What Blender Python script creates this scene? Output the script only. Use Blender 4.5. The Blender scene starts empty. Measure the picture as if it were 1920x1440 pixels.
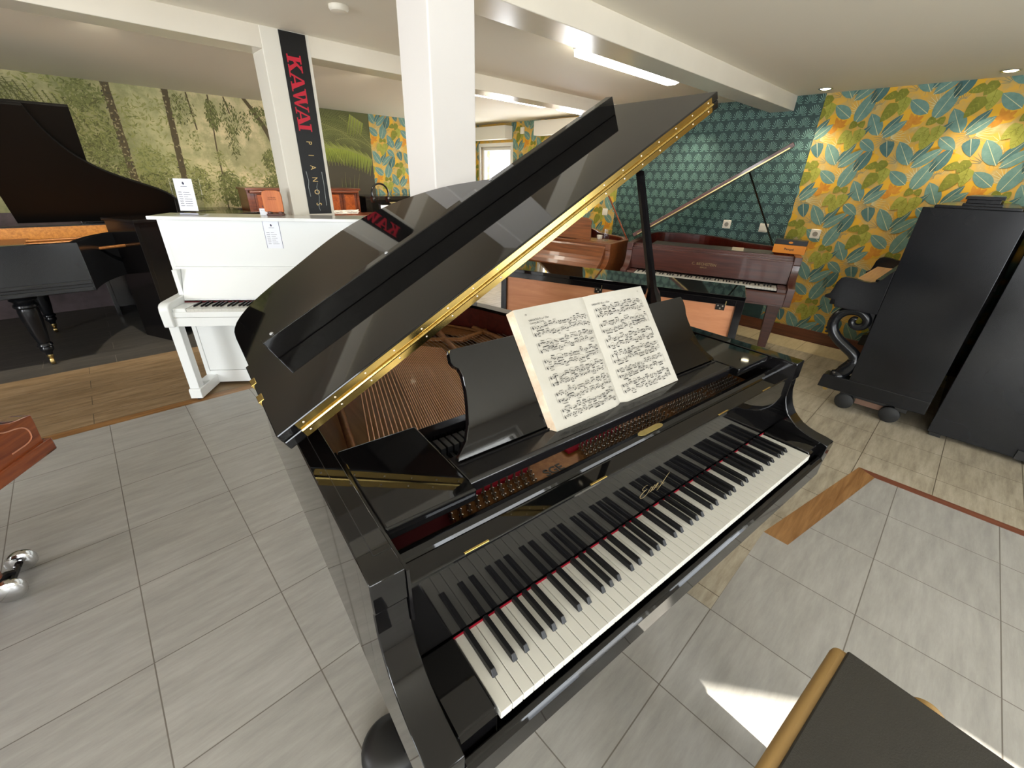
import bpy, bmesh, math, random
from math import sin, cos, pi, radians as R
from mathutils import Vector, Matrix
random.seed(7)
SC = bpy.context.scene
COL = SC.collection

# ------------------------------------------------------------------ camera
CAM = dict(pos=(-0.2260, -0.2940, 1.5073), yaw=0.6590, pitch=0.4595, roll=0.0308, fpx=785.72)
cd = bpy.data.cameras.new('camera'); cam = bpy.data.objects.new('camera', cd); COL.objects.link(cam)
cd.sensor_width = 36.0; cd.lens = 36.0 * CAM['fpx'] / 1920.0; cd.clip_start = 0.02; cd.clip_end = 60
_y, _p, _r = CAM['yaw'], CAM['pitch'], CAM['roll']
_f = Vector((sin(_y) * cos(_p), cos(_y) * cos(_p), -sin(_p)))
_rt = Vector((cos(_y), -sin(_y), 0)); _u = _rt.cross(_f)
_r2 = _rt * cos(_r) + _u * sin(_r); _u2 = -_rt * sin(_r) + _u * cos(_r)
cam.matrix_world = Matrix(((_r2.x, _u2.x, -_f.x, CAM['pos'][0]), (_r2.y, _u2.y, -_f.y, CAM['pos'][1]),
                           (_r2.z, _u2.z, -_f.z, CAM['pos'][2]), (0, 0, 0, 1)))
SC.camera = cam

# ------------------------------------------------------------------ view, sky, light
SC.view_settings.view_transform = 'Standard'; SC.view_settings.look = 'None'
SC.view_settings.exposure = 0.48; SC.view_settings.gamma = 1.0; SC.view_settings.use_curve_mapping = False
SC.cycles.use_denoising = True
SC.cycles.max_bounces = 7; SC.cycles.diffuse_bounces = 4; SC.cycles.glossy_bounces = 4
SC.cycles.transmission_bounces = 4; SC.cycles.transparent_max_bounces = 8
SC.cycles.sample_clamp_indirect = 6.0; SC.cycles.caustics_reflective = False; SC.cycles.caustics_refractive = False
w = bpy.data.worlds.new('world'); SC.world = w; w.use_nodes = True
w.node_tree.nodes['Background'].inputs[0].default_value = (0.86, 0.93, 1.0, 1)
w.node_tree.nodes['Background'].inputs[1].default_value = 2.2

AR = R(6.0)                                   # the room is turned by 6 degrees against the piano in front
EX = Vector((cos(AR), sin(AR), 0)); EY = Vector((-sin(AR), cos(AR), 0))
def rw(X, Y, Z=0.0): return EX * X + EY * Y + Vector((0, 0, Z))
H = 2.275                                     # ceiling height
XR = 5.02; YB = 6.52; XL = -4.2; YF = -2.7

def area(name, loc, rot_z, tilt, sx, sy, power, col):
    l = bpy.data.lights.new(name, 'AREA'); l.shape = 'RECTANGLE'; l.size = sx; l.size_y = sy
    l.energy = power; l.color = col
    o = bpy.data.objects.new(name, l); COL.objects.link(o)
    o.location = loc; o.rotation_euler = (tilt, 0, rot_z); return o
# daylight through the shop windows behind the camera (-Y side) and through the side windows on the right wall
FRONTWIN = [(-3.5, -2.1), (-1.75, -0.45), (0.545, 1.9), (2.2, 3.4)]
for i, (a, b) in enumerate(FRONTWIN):
    area('daylight_front', rw((a + b) / 2, YF - 0.22, 1.35), AR, R(90), b - a - .1, 1.7, (64, 54, 34, 14)[i], (0.92, 0.965, 1.0))
LEFTWIN = [(-2.4, -1.2), (1.3, 2.7)]
for a, b in LEFTWIN:
    area('daylight_left', rw(XL - .3, (a + b) / 2, 1.30), AR - R(90), R(90), b - a - .1, 1.6, 95, (0.95, 0.975, 1.0))
SIDEWIN = [(5.43, 6.20), (3.98, 4.66)]
for a, b in SIDEWIN:
    area('daylight_side', rw(XR + 0.3, (a + b) / 2, 1.42), AR + R(90), R(90), b - a - .06, 1.0, 22, (0.95, 0.97, 1.0))
sun = bpy.data.lights.new('sun', 'SUN'); sun.energy = 16; sun.angle = R(0.6); sun.color = (1.0, 0.95, 0.86)
so = bpy.data.objects.new('sun', sun); COL.objects.link(so)
_sd = (EX * .066 + EY).normalized() * cos(R(36.4)) + Vector((0, 0, -sin(R(36.4))))
so.rotation_mode = 'QUATERNION'; so.rotation_quaternion = Vector((0, 0, -1)).rotation_difference(_sd)

# ------------------------------------------------------------------ helpers
class MB:
    def __init__(s): s.v = []; s.f = []; s.m = []
    def add(s, vs, fs, m=0):
        o = len(s.v); s.v += [tuple(p) for p in vs]
        s.f += [tuple(i + o for i in f) for f in fs]; s.m += [m] * len(fs); return s
    def box(s, x0, y0, z0, x1, y1, z1, m=0):
        return s.add([(x0,y0,z0),(x1,y0,z0),(x1,y1,z0),(x0,y1,z0),(x0,y0,z1),(x1,y0,z1),(x1,y1,z1),(x0,y1,z1)],
                     [(0,3,2,1),(4,5,6,7),(0,1,5,4),(1,2,6,5),(2,3,7,6),(3,0,4,7)], m)
    def prism(s, pts, ax, a, b, m=0, cap=True):
        def P(p, t):
            return {'x': (t, p[0], p[1]), 'y': (p[0], t, p[1]), 'z': (p[0], p[1], t)}[ax]
        n = len(pts); vs = [P(p, a) for p in pts] + [P(p, b) for p in pts]
        fs = [(i, (i + 1) % n, n + (i + 1) % n, n + i) for i in range(n)]
        if cap: fs += [tuple(range(n - 1, -1, -1)), tuple(range(n, 2 * n))]
        return s.add(vs, fs, m)
    def poly(s, pts, m=0): return s.add(pts, [tuple(range(len(pts)))], m)
    def tube(s, path, rad, n=10, m=0, cap=True):
        path = [Vector(p) for p in path]; N = len(path)
        rad = rad if isinstance(rad, (list, tuple)) else [rad] * N
        vs = []; up = None
        for i, p in enumerate(path):
            t = (path[min(i + 1, N - 1)] - path[max(i - 1, 0)]).normalized()
            if up is None: up = Vector((0, 0, 1)) if abs(t.z) < .9 else Vector((1, 0, 0))
            a = t.cross(up); a = a.normalized() if a.length > 1e-6 else t.orthogonal().normalized()
            b = a.cross(t).normalized(); up = b
            for k in range(n):
                g = 2 * pi * k / n; vs.append(p + (a * cos(g) + b * sin(g)) * rad[i])
        fs = [(i * n + k, i * n + (k + 1) % n, (i + 1) * n + (k + 1) % n, (i + 1) * n + k) for i in range(N - 1) for k in range(n)]
        if cap: fs += [tuple(range(n - 1, -1, -1)), tuple(range((N - 1) * n, N * n))]
        return s.add(vs, fs, m)
    def lathe(s, prof, c=(0, 0, 0), n=24, m=0):
        vs = [(c[0] + r * cos(2*pi*k/n), c[1] + r * sin(2*pi*k/n), c[2] + z) for r, z in prof for k in range(n)]
        N = len(prof)
        fs = [(i*n+k, i*n+(k+1) % n, (i+1)*n+(k+1) % n, (i+1)*n+k) for i in range(N-1) for k in range(n)]
        fs += [tuple(range(n-1, -1, -1)), tuple(range((N-1)*n, N*n))]
        return s.add(vs, fs, m)
    def xf(s, mat, i0=0):
        s.v = s.v[:i0] + [tuple(mat @ Vector(p)) for p in s.v[i0:]]; return s
    def build(s, name, mats, parent=None, loc=None, rot=None, bevel=0, smooth=None, seg=2, fix=True):
        me = bpy.data.meshes.new(name); me.from_pydata(s.v, [], s.f)
        if not isinstance(mats, (list, tuple)): mats = [mats]
        for m in mats: me.materials.append(m)
        me.polygons.foreach_set('material_index', s.m)
        if fix:
            bm = bmesh.new(); bm.from_mesh(me); bmesh.ops.recalc_face_normals(bm, faces=bm.faces); bm.to_mesh(me); bm.free()
        o = bpy.data.objects.new(name, me); COL.objects.link(o)
        if smooth is not None:
            me.polygons.foreach_set('use_smooth', [True] * len(me.polygons))
            try: me.set_sharp_from_angle(angle=R(smooth))
            except Exception: pass
        if bevel:
            b = o.modifiers.new('bevel', 'BEVEL'); b.width = bevel; b.segments = seg; b.limit_method = 'ANGLE'; b.angle_limit = R(40)
            b.harden_normals = False
        if parent: o.parent = parent
        if loc is not None: o.location = loc
        if rot is not None: o.rotation_euler = rot
        return o
def tag(o, label=None, cat=None, group=None, kind=None):
    if label: o['label'] = label
    if cat: o['category'] = cat
    if group: o['group'] = group
    if kind: o['kind'] = kind
    return o
def thing(name, label, cat, loc=(0, 0, 0), rz=0.0, group=None):
    o = bpy.data.objects.new(name, None); COL.objects.link(o); o.empty_display_size = .1
    o.location = loc; o.rotation_euler = (0, 0, rz); return tag(o, label, cat, group)
def struct(o): o['kind'] = 'structure'; return o
def child_copy(src, parent, loc=None, rot=None):
    c = src.copy(); COL.objects.link(c); c.parent = parent
    if loc is not None: c.location = loc
    if rot is not None: c.rotation_euler = rot
    return c
def copy_tree(o, parent=None):
    c = o.copy(); COL.objects.link(c); c.parent = parent
    for ch in list(o.children): copy_tree(ch, c)
    return c
def smoothpts(pts, it=2, closed=False):
    for _ in range(it):
        q = [] if closed else [pts[0]]
        n = len(pts)
        for i in range(n if closed else n - 1):
            a, b = pts[i], pts[(i + 1) % n]
            q += [tuple(x * .75 + y * .25 for x, y in zip(a, b)), tuple(x * .25 + y * .75 for x, y in zip(a, b))]
        if not closed: q.append(pts[-1])
        pts = q
    return pts
def offset_line(pts, d):
    out = []; n = len(pts)
    for i, p in enumerate(pts):
        a = pts[max(i - 1, 0)]; b = pts[min(i + 1, n - 1)]
        tx, ty = b[0] - a[0], b[1] - a[1]; l = math.hypot(tx, ty) or 1
        out.append((p[0] + ty / l * d, p[1] - tx / l * d))
    return out
def text_mesh(name, body, size, mat, parent, loc, rotm, extrude=.0004, shear=0, xs=1.0, bold=0.0, font=None):
    c = bpy.data.curves.new(name, 'FONT'); c.body = body; c.size = size; c.extrude = extrude; c.shear = shear
    c.align_x = 'CENTER'; c.align_y = 'CENTER'; c.offset = bold; c.resolution_u = 3
    t = bpy.data.objects.new('tmp_text', c); COL.objects.link(t)
    dg = bpy.context.evaluated_depsgraph_get(); me = bpy.data.meshes.new_from_object(t.evaluated_get(dg))
    bpy.data.objects.remove(t, do_unlink=True)
    M = Matrix.Translation(Vector(loc)) @ rotm.to_4x4() @ Matrix.Diagonal((xs, 1, 1, 1))
    me.transform(M); me.materials.clear(); me.materials.append(mat)
    o = bpy.data.objects.new(name, me); COL.objects.link(o); o.parent = parent; return o
def basis(r, u):
    r = Vector(r).normalized(); u = Vector(u).normalized(); n = r.cross(u)
    return Matrix((r, u, n)).transposed()

# ------------------------------------------------------------------ materials
def srgb(r, g, b):
    f = lambda c: (c / 255 / 12.92) if c / 255 <= .04045 else ((c / 255 + .055) / 1.055) ** 2.4
    return (f(r), f(g), f(b), 1)
def M(name, col, rough=.5, metal=0, coat=0, spec=.5, emit=None, es=0, alpha=None, bump=None):
    m = bpy.data.materials.new(name); m.use_nodes = True; nt = m.node_tree; b = nt.nodes['Principled BSDF']
    b.inputs['Base Color'].default_value = col; b.inputs['Roughness'].default_value = rough
    b.inputs['Metallic'].default_value = metal; b.inputs['Coat Weight'].default_value = coat
    b.inputs['Coat Roughness'].default_value = .03
    b.inputs['Specular IOR Level'].default_value = spec
    if emit: b.inputs['Emission Color'].default_value = emit; b.inputs['Emission Strength'].default_value = es
    if alpha is not None: b.inputs['Alpha'].default_value = alpha
    if bump:
        sc, st, dist = bump
        n = nt.nodes.new('ShaderNodeTexNoise'); n.inputs['Scale'].default_value = sc; n.inputs['Detail'].default_value = 4
        tc = nt.nodes.new('ShaderNodeTexCoord'); nt.links.new(tc.outputs['Object'], n.inputs['Vector'])
        bp = nt.nodes.new('ShaderNodeBump'); bp.inputs['Strength'].default_value = st; bp.inputs['Distance'].default_value = dist
        nt.links.new(n.outputs['Fac'], bp.inputs['Height']); nt.links.new(bp.outputs['Normal'], b.inputs['Normal'])
    return m
def noisy(name, cols, scale=(1, 1, 1), nscale=5, rough=.5, coat=0, detail=6, dist=0, rrange=None, metal=0, bump=0, pos=None, spec=.5):
    m = bpy.data.materials.new(name); m.use_nodes = True; nt = m.node_tree; b = nt.nodes['Principled BSDF']
    tc = nt.nodes.new('ShaderNodeTexCoord'); mp = nt.nodes.new('ShaderNodeMapping'); mp.inputs['Scale'].default_value = scale
    n = nt.nodes.new('ShaderNodeTexNoise'); n.inputs['Scale'].default_value = nscale; n.inputs['Detail'].default_value = detail
    n.inputs['Distortion'].default_value = dist; n.inputs['Roughness'].default_value = .6
    cr = nt.nodes.new('ShaderNodeValToRGB'); el = cr.color_ramp.elements
    k = len(cols)
    while len(el) < k: el.new(.5)
    for i, c in enumerate(cols):
        el[i].position = pos[i] if pos else .28 + .44 * i / (k - 1); el[i].color = c
    nt.links.new(tc.outputs['Object'], mp.inputs[0]); nt.links.new(mp.outputs[0], n.inputs['Vector'])
    nt.links.new(n.outputs['Fac'], cr.inputs[0]); nt.links.new(cr.outputs[0], b.inputs['Base Color'])
    b.inputs['Roughness'].default_value = rough; b.inputs['Coat Weight'].default_value = coat; b.inputs['Coat Roughness'].default_value = .05
    b.inputs['Metallic'].default_value = metal; b.inputs['Specular IOR Level'].default_value = spec
    if rrange:
        mr = nt.nodes.new('ShaderNodeMapRange'); mr.inputs[1].default_value = .3; mr.inputs[2].default_value = .7
        mr.inputs[3].default_value, mr.inputs[4].default_value = rrange
        nt.links.new(n.outputs['Fac'], mr.inputs[0]); nt.links.new(mr.outputs[0], b.inputs['Roughness'])
    if bump:
        bp = nt.nodes.new('ShaderNodeBump'); bp.inputs['Strength'].default_value = bump; bp.inputs['Distance'].default_value = .002
        nt.links.new(n.outputs['Fac'], bp.inputs['Height']); nt.links.new(bp.outputs['Normal'], b.inputs['Normal'])
    return m
def wood(name, cols, grain='x', nscale=9, rough=.35, coat=.3, stretch=14):
    s = {'x': (1, stretch, stretch), 'y': (stretch, 1, stretch), 'z': (stretch, stretch, 1)}[grain]
    return noisy(name, cols, scale=s, nscale=nscale * .35, rough=rough, coat=coat, dist=.6)

BLK = M('black_lacquer', (.0032, .003, .0032, 1), .035, spec=.5)
BLK2 = M('black_lacquer_soft', (.006, .0055, .006, 1), .12, spec=.5)
BLKO = noisy('old_black_polish', [(.007, .0075, .009, 1), (.010, .011, .013, 1)], nscale=1.5, rough=.2, detail=2, rrange=(.16, .24), spec=.36)
BLKD = M('dull_old_black', (.006, .0055, .005, 1), .55, spec=.15)
BLKM = M('black_matte', (.008, .008, .008, 1), .45)
WHL = M('white_lacquer', srgb(236, 238, 236), .09, spec=.5)
WHM = M('white_paint', srgb(226, 222, 212), .6)
IVORY = M('ivory_key', srgb(204, 202, 194), .25)
EBONY = M('ebony_key', (.006, .006, .007, 1), .34, spec=.32)
BRASS = M('polished_brass', (.66, .47, .15, 1), .16, 1)
BRASS2 = noisy('aged_brass', [(.30, .21, .09, 1), (.62, .47, .2, 1)], nscale=12, rough=.3, metal=1)
CHROME = M('chrome', (.7, .7, .7, 1), .12, 1)
SCREW = M('screw_steel', (.75, .66, .55, 1), .3, 1)
COPPER = M('copper_winding', (1.0, .58, .36, 1), .45, .7)
STEEL = M('string_steel', (.5, .46, .42, 1), .3, 1)
PIN = M('tuning_pin_nickel', (.62, .6, .57, 1), .22, 1)
PLATE = noisy('bronze_plate', [srgb(128, 80, 40), srgb(172, 116, 62)], nscale=60, rough=.45, metal=.35, bump=.1)
SPRUCE = wood('soundboard_spruce', [srgb(150, 98, 48), srgb(186, 134, 76)], 'y')
FELT = M('red_felt', srgb(170, 12, 44), .95, bump=(220, .5, .002))
FELTD = M('dark_red_felt', srgb(88, 10, 20), .95)
GREYF = M('grey_felt', srgb(70, 68, 62), .95)
MAHG = wood('red_mahogany', [srgb(58, 16, 12), srgb(104, 34, 24)], 'x', rough=.3, coat=.4)
MAH2 = wood('brown_mahogany', [srgb(58, 28, 22), srgb(92, 48, 38)], 'x', rough=.34, coat=.35)
TEAK = wood('teak_wood', [srgb(88, 46, 20), srgb(140, 80, 38)], 'x', rough=.35, coat=.3)
CHRW = wood('cherry_wood', [srgb(104, 44, 20), srgb(152, 78, 38)], 'y', rough=.12, coat=.8)
WALN = wood('walnut_wood', [srgb(82, 36, 18), srgb(128, 64, 34)], 'x', rough=.3, coat=.4)
BURL = noisy('burl_walnut', [srgb(120, 50, 16), srgb(180, 92, 38)], nscale=14, rough=.3, coat=.4, dist=2)
OAKP = wood('peach_plywood', [srgb(196, 124, 82), srgb(222, 156, 112)], 'x', nscale=6, rough=.42, coat=.1, stretch=9)
PAPER = noisy('old_paper', [srgb(168, 163, 150), srgb(186, 182, 172)], nscale=4, rough=.85)
PAPERE = noisy('paper_edges', [srgb(176, 146, 118), srgb(226, 214, 192)], scale=(1, 1, 1), nscale=18, rough=.9)
INK = M('ink', (.012, .011, .012, 1), .7)
LINEI = M('staff_ink', srgb(120, 116, 110), .8)
GOLDT = M('gold_letter', srgb(150, 132, 92), .4, .4)
SHEET = M('white_card', srgb(232, 234, 240), .6)
REDT = M('red_letter', srgb(196, 22, 48), .5)
GOLDP = M('pale_gold_letter', srgb(216, 186, 120), .5)
SIGN = M('sign_black', (.006, .006, .006, 1), .38, spec=.35)
PLAST = M('white_plastic', srgb(232, 226, 210), .35)
RUB = M('black_rubber', (.01, .01, .01, 1), .6)
LAMP = M('lamp_diffuser', (1, 1, 1, 1), .4, emit=(1, .93, .78, 1), es=14)
SPOTM = M('spot_glass', (1, 1, 1, 1), .4, emit=(1, .88, .62, 1), es=9)
ORANGE = M('orange_card', srgb(232, 140, 8), .5)
TAN = M('tan_leather', srgb(176, 142, 88), .5)
DKL = noisy('dark_leather', [(.022, .02, .016, 1), (.03, .027, .021, 1)], nscale=300, rough=.45, bump=.3)
PLAQ = wood('orange_plaque_wood', [srgb(176, 88, 34), srgb(206, 118, 54)], 'z', rough=.45, coat=.1)
CREAM = M('cream_laminate', srgb(216, 200, 150), .5)
def glassy(name, col=(1, 1, 1, 1), fac=.12, rough=.02):
    m = bpy.data.materials.new(name); m.use_nodes = True; nt = m.node_tree; nt.nodes.remove(nt.nodes['Principled BSDF'])
    o = nt.nodes['Material Output']; mx = nt.nodes.new('ShaderNodeMixShader'); t = nt.nodes.new('ShaderNodeBsdfTransparent')
    t.inputs[0].default_value = col; g = nt.nodes.new('ShaderNodeBsdfGlossy'); g.inputs['Roughness'].default_value = rough
    lw = nt.nodes.new('ShaderNodeLayerWeight'); lw.inputs[0].default_value = .5; pw = nt.nodes.new('ShaderNodeMath'); pw.operation = 'POWER'; pw.inputs[1].default_value = 4
    fr = nt.nodes.new('ShaderNodeMath'); fr.operation = 'MULTIPLY_ADD'; fr.inputs[1].default_value = .35; fr.inputs[2].default_value = .04
    nt.links.new(lw.outputs['Facing'], pw.inputs[0]); nt.links.new(pw.outputs[0], fr.inputs[0]); nt.links.new(fr.outputs[0], mx.inputs[0]); nt.links.new(t.outputs[0], mx.inputs[1]); nt.links.new(g.outputs[0], mx.inputs[2])
    nt.links.new(mx.outputs[0], o.inputs[0]); return m
GLASS = glassy('window_glass'); ACRYL = glassy('clear_acrylic', (.93, .94, .95, 1))
# ------------------------------------------------------------------ room materials
def tile(name, cols, ln, pw, ph, loc=(0, 0, 0), rot=0.0, mortar=.0021, off=0.0, rough=.42, nscale=(1.2, 7, 1), spec=.35):
    m = bpy.data.materials.new(name); m.use_nodes = True; nt = m.node_tree; b = nt.nodes['Principled BSDF']; L = nt.links.new
    tc = nt.nodes.new('ShaderNodeTexCoord'); mp = nt.nodes.new('ShaderNodeMapping'); mp.vector_type = 'TEXTURE'
    mp.inputs['Location'].default_value = loc; mp.inputs['Rotation'].default_value = (0, 0, rot)
    L(tc.outputs['Object'], mp.inputs[0])
    br = nt.nodes.new('ShaderNodeTexBrick'); br.offset = off; br.inputs['Scale'].default_value = 1
    br.inputs['Brick Width'].default_value = pw; br.inputs['Row Height'].default_value = ph; br.inputs['Mortar Size'].default_value = mortar
    br.inputs['Mortar Smooth'].default_value = .2; br.inputs['Color1'].default_value = (.44, .44, .44, 1); br.inputs['Color2'].default_value = (.56, .56, .56, 1)
    br.inputs['Mortar'].default_value = (.5, .5, .5, 1); L(mp.outputs[0], br.inputs['Vector'])
    m2 = nt.nodes.new('ShaderNodeMapping'); m2.inputs['Scale'].default_value = nscale; L(mp.outputs[0], m2.inputs[0])
    n = nt.nodes.new('ShaderNodeTexNoise'); n.inputs['Scale'].default_value = 3.0; n.inputs['Detail'].default_value = 9; n.inputs['Roughness'].default_value = .72
    L(m2.outputs[0], n.inputs['Vector'])
    ad = nt.nodes.new('ShaderNodeMath'); ad.operation = 'ADD'; L(n.outputs['Fac'], ad.inputs[0])
    sb = nt.nodes.new('ShaderNodeMath'); sb.operation = 'MULTIPLY_ADD'; L(br.outputs['Color'], sb.inputs[0]); sb.inputs[1].default_value = .55; sb.inputs[2].default_value = -.275
    L(sb.outputs[0], ad.inputs[1])
    cr = nt.nodes.new('ShaderNodeValToRGB'); el = cr.color_ramp.elements
    while len(el) < len(cols): el.new(.5)
    for i, c in enumerate(cols): el[i].position = .32 + .36 * i / (len(cols) - 1); el[i].color = c
    L(ad.outputs[0], cr.inputs[0])
    mx = nt.nodes.new('ShaderNodeMixRGB'); L(br.outputs['Fac'], mx.inputs[0]); L(cr.outputs[0], mx.inputs[1]); mx.inputs[2].default_value = ln
    L(mx.outputs[0], b.inputs['Base Color'])
    b.inputs['Roughness'].default_value = rough; b.inputs['Specular IOR Level'].default_value = spec
    bp = nt.nodes.new('ShaderNodeBump'); bp.inputs['Strength'].default_value = .5; bp.inputs['Distance'].default_value = .001; bp.invert = True
    L(br.outputs['Fac'], bp.inputs['Height']); L(bp.outputs['Normal'], b.inputs['Normal'])
    return m
G_TILE = tile('grey_floor_tile', [srgb(148, 145, 139), srgb(160, 157, 150), srgb(171, 168, 161)], srgb(112, 106, 98), .4012, .4012, (1.8958, -.4266, 0), R(.66))
B_TILE = tile('beige_floor_tile', [srgb(140, 130, 112), srgb(166, 156, 136), srgb(184, 175, 156)], srgb(96, 86, 70), .345, .35, (1.17, -.21, 0), 0)
C_TILE = tile('lit_cream_floor_tile', [srgb(186, 170, 132), srgb(210, 196, 160)], srgb(120, 106, 80), .9, .45, (4.6, .2, 0), 0)  # cream tone paints the lit floor region beside the right wall
P_BRN = tile('brown_plank_tile', [srgb(120, 98, 70), srgb(146, 122, 92), srgb(164, 140, 110)], srgb(92, 80, 64), 1.25, .165, (0, 3.24, 0), 0, off=.5)
P_DRK = tile('charcoal_plank_tile', [srgb(62, 60, 57), srgb(84, 81, 76)], srgb(116, 110, 102), .9, .2, (0, 4.4, 0), 0, off=.5)
W_STRIP = wood('strip_wood_tile', [srgb(116, 78, 42), srgb(166, 124, 78)], 'x', rough=.4, coat=.1)
W_THIN = wood('thin_strip_wood_tile', [srgb(104, 58, 40), srgb(128, 76, 54)], 'y', rough=.45, coat=.05)
SKIRT = wood('skirting_wood', [srgb(74, 34, 18), srgb(112, 60, 34)], 'y', rough=.35, coat=.3)
CEIL = M('ceiling_paint', srgb(238, 231, 214), .7, bump=(3.5, .12, .02))
BEAMP = noisy('gloss_beam_paint', [srgb(222, 214, 198), srgb(230, 222, 206)], nscale=2.2, rough=.22, bump=.4)
COLP = M('column_paint', srgb(226, 221, 215), .55, bump=(60, .08, .002))
PILP = M('pillar_paint', srgb(228, 223, 210), .5)

# ------------------------------------------------------------------ floor (room coordinates, object turned by AR)
def room_obj(mb, name, mats, **k):
    o = mb.build(name, mats, **k); o.rotation_euler = (0, 0, AR); return struct(o)
fl = MB()
def fpoly(pts, m): fl.poly([(x, y, 0) for x, y in pts], m)
XE, YE, XW, YW = XR, YB + .1, XL, YF
fpoly([(XW, YW), (1.09, YW), (1.09, 3.155), (XW, 3.155)], 0)
fpoly([(1.09, YW), (XE, YW), (XE, -1.9), (2.69, -1.9), (2.634, -1.9), (2.634, -.315), (1.687, -.136), (1.69, -.03), (1.09, -.035)], 0)
fpoly([(2.69, -1.9), (4.62, -1.9), (4.62, YE), (1.09, YE), (1.09, -.035), (1.69, -.03), (2.69, -.23)], 1)
fpoly([(1.687, -.136), (2.634, -.315), (2.69, -.23), (1.69, -.03)], 2)
fpoly([(2.634, -1.9), (2.69, -1.9), (2.69, -.23), (2.634, -.315)], 3)
fpoly([(XW, 3.155), (1.09, 3.155), (1.09, 3.235), (XW, 3.235)], 2)
fpoly([(XW, 3.235), (1.09, 3.235), (1.09, 4.4), (XW, 4.4)], 4)
fpoly([(XW, 4.4), (1.09, 4.4), (1.09, YE), (XW, YE)], 5)
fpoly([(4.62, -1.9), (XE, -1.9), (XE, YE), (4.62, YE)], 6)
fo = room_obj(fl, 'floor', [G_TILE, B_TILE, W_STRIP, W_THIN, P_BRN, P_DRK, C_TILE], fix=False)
# ceiling with beams, column and pillar
c = MB().box(XW - .1, YW - .1, H, XE + .1, YE, H + .15); room_obj(c, 'ceiling', CEIL)
c = MB().box(XW, 1.405, 2.152, XE, 1.622, H + .01); room_obj(c, 'trim_1', BEAMP, bevel=.004)
c = MB().box(XW, 3.10, 2.163, XE, 3.31, H + .01); room_obj(c, 'trim_2', BEAMP, bevel=.004)
c = MB().box(.855, 1.40, 0, 1.078, 1.618, H + .01); room_obj(c, 'trim_3', COLP, bevel=.006)
c = MB().box(.791, 3.098, 0, 1.08, 3.312, H + .01); room_obj(c, 'trim_4', PILP, bevel=.004)

# ------------------------------------------------------------------ wall papers drawn as flat shapes on the wall mesh
def clip(poly, x0, x1, y0, y1):
    for ax, lim, sg in ((0, x0, 1), (0, x1, -1), (1, y0, 1), (1, y1, -1)):
        out = []; n = len(poly)
        for i in range(n):
            a, b = poly[i], poly[(i + 1) % n]
            da, db = sg * (a[ax] - lim), sg * (b[ax] - lim)
            if da >= 0: out.append(a)
            if da * db < 0:
                t = da / (da - db); out.append((a[0] + (b[0] - a[0]) * t, a[1] + (b[1] - a[1]) * t))
        poly = out
        if len(poly) < 3: return []
    return poly
def leaf(cx, cy, ln, wd, ang, heart=False, n=7):
    a = R(ang); pts = []
    for s in (1, -1):
        rng = range(n + 1) if s == 1 else range(n - 1, 0, -1)
        for i in rng:
            t = i / n
            w_ = wd * .5 * (math.sin(pi * t ** .55) ** .7 if heart else math.sin(pi * t ** .85) ** .75) if 0 < t < 1 else 0
            pts.append((ln * t, s * w_))
    return [(cx + x * cos(a) - y * sin(a), cy + x * sin(a) + y * cos(a)) for x, y in pts]
class Paper:
    """flat coloured shapes on a wall plane; P maps (u, v, lift) to a point"""
    def __init__(s, mb, rects, P): s.mb = mb; s.r = rects; s.P = P; s.k = 0
    def shape(s, pts, m, lift):
        for x0, x1, y0, y1 in s.r:
            q = clip(pts, x0, x1, y0, y1)
            if len(q) >= 3: s.mb.poly([s.P(u, v, lift) for u, v in q], m)
    def stroke(s, a, b, w0, w1, m, lift):
        dx, dy = b[0] - a[0], b[1] - a[1]; l = math.hypot(dx, dy) or 1; nx, ny = -dy / l, dx / l
        s.shape([(a[0] + nx * w0, a[1] + ny * w0), (b[0] + nx * w1, b[1] + ny * w1), (b[0] - nx * w1, b[1] - ny * w1), (a[0] - nx * w0, a[1] - ny * w0)], m, lift)
LEAFMATS = [noisy('yellow_paper', [srgb(196, 172, 112), srgb(216, 168, 62), srgb(190, 162, 96), srgb(206, 186, 130)], nscale=9, rough=.75),
            noisy('teal_leaf_print', [srgb(92, 130, 122), srgb(116, 150, 138)], nscale=30, rough=.75),
            noisy('deep_teal_leaf_print', [srgb(62, 100, 100), srgb(84, 120, 114)], nscale=30, rough=.75),
            noisy('olive_leaf_print', [srgb(112, 116, 30), srgb(140, 140, 46)], nscale=30, rough=.75),
            noisy('lime_leaf_print', [srgb(146, 148, 50), srgb(172, 170, 74)], nscale=30, rough=.75),
            noisy('orange_flower_print', [srgb(196, 124, 30), srgb(214, 150, 46)], nscale=30, rough=.75),
            M('bright_yellow_print', srgb(222, 172, 44), .75), M('cream_vein_print', srgb(212, 208, 160), .75), M('grey_frond_print', srgb(128, 132, 106), .75)]
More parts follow.
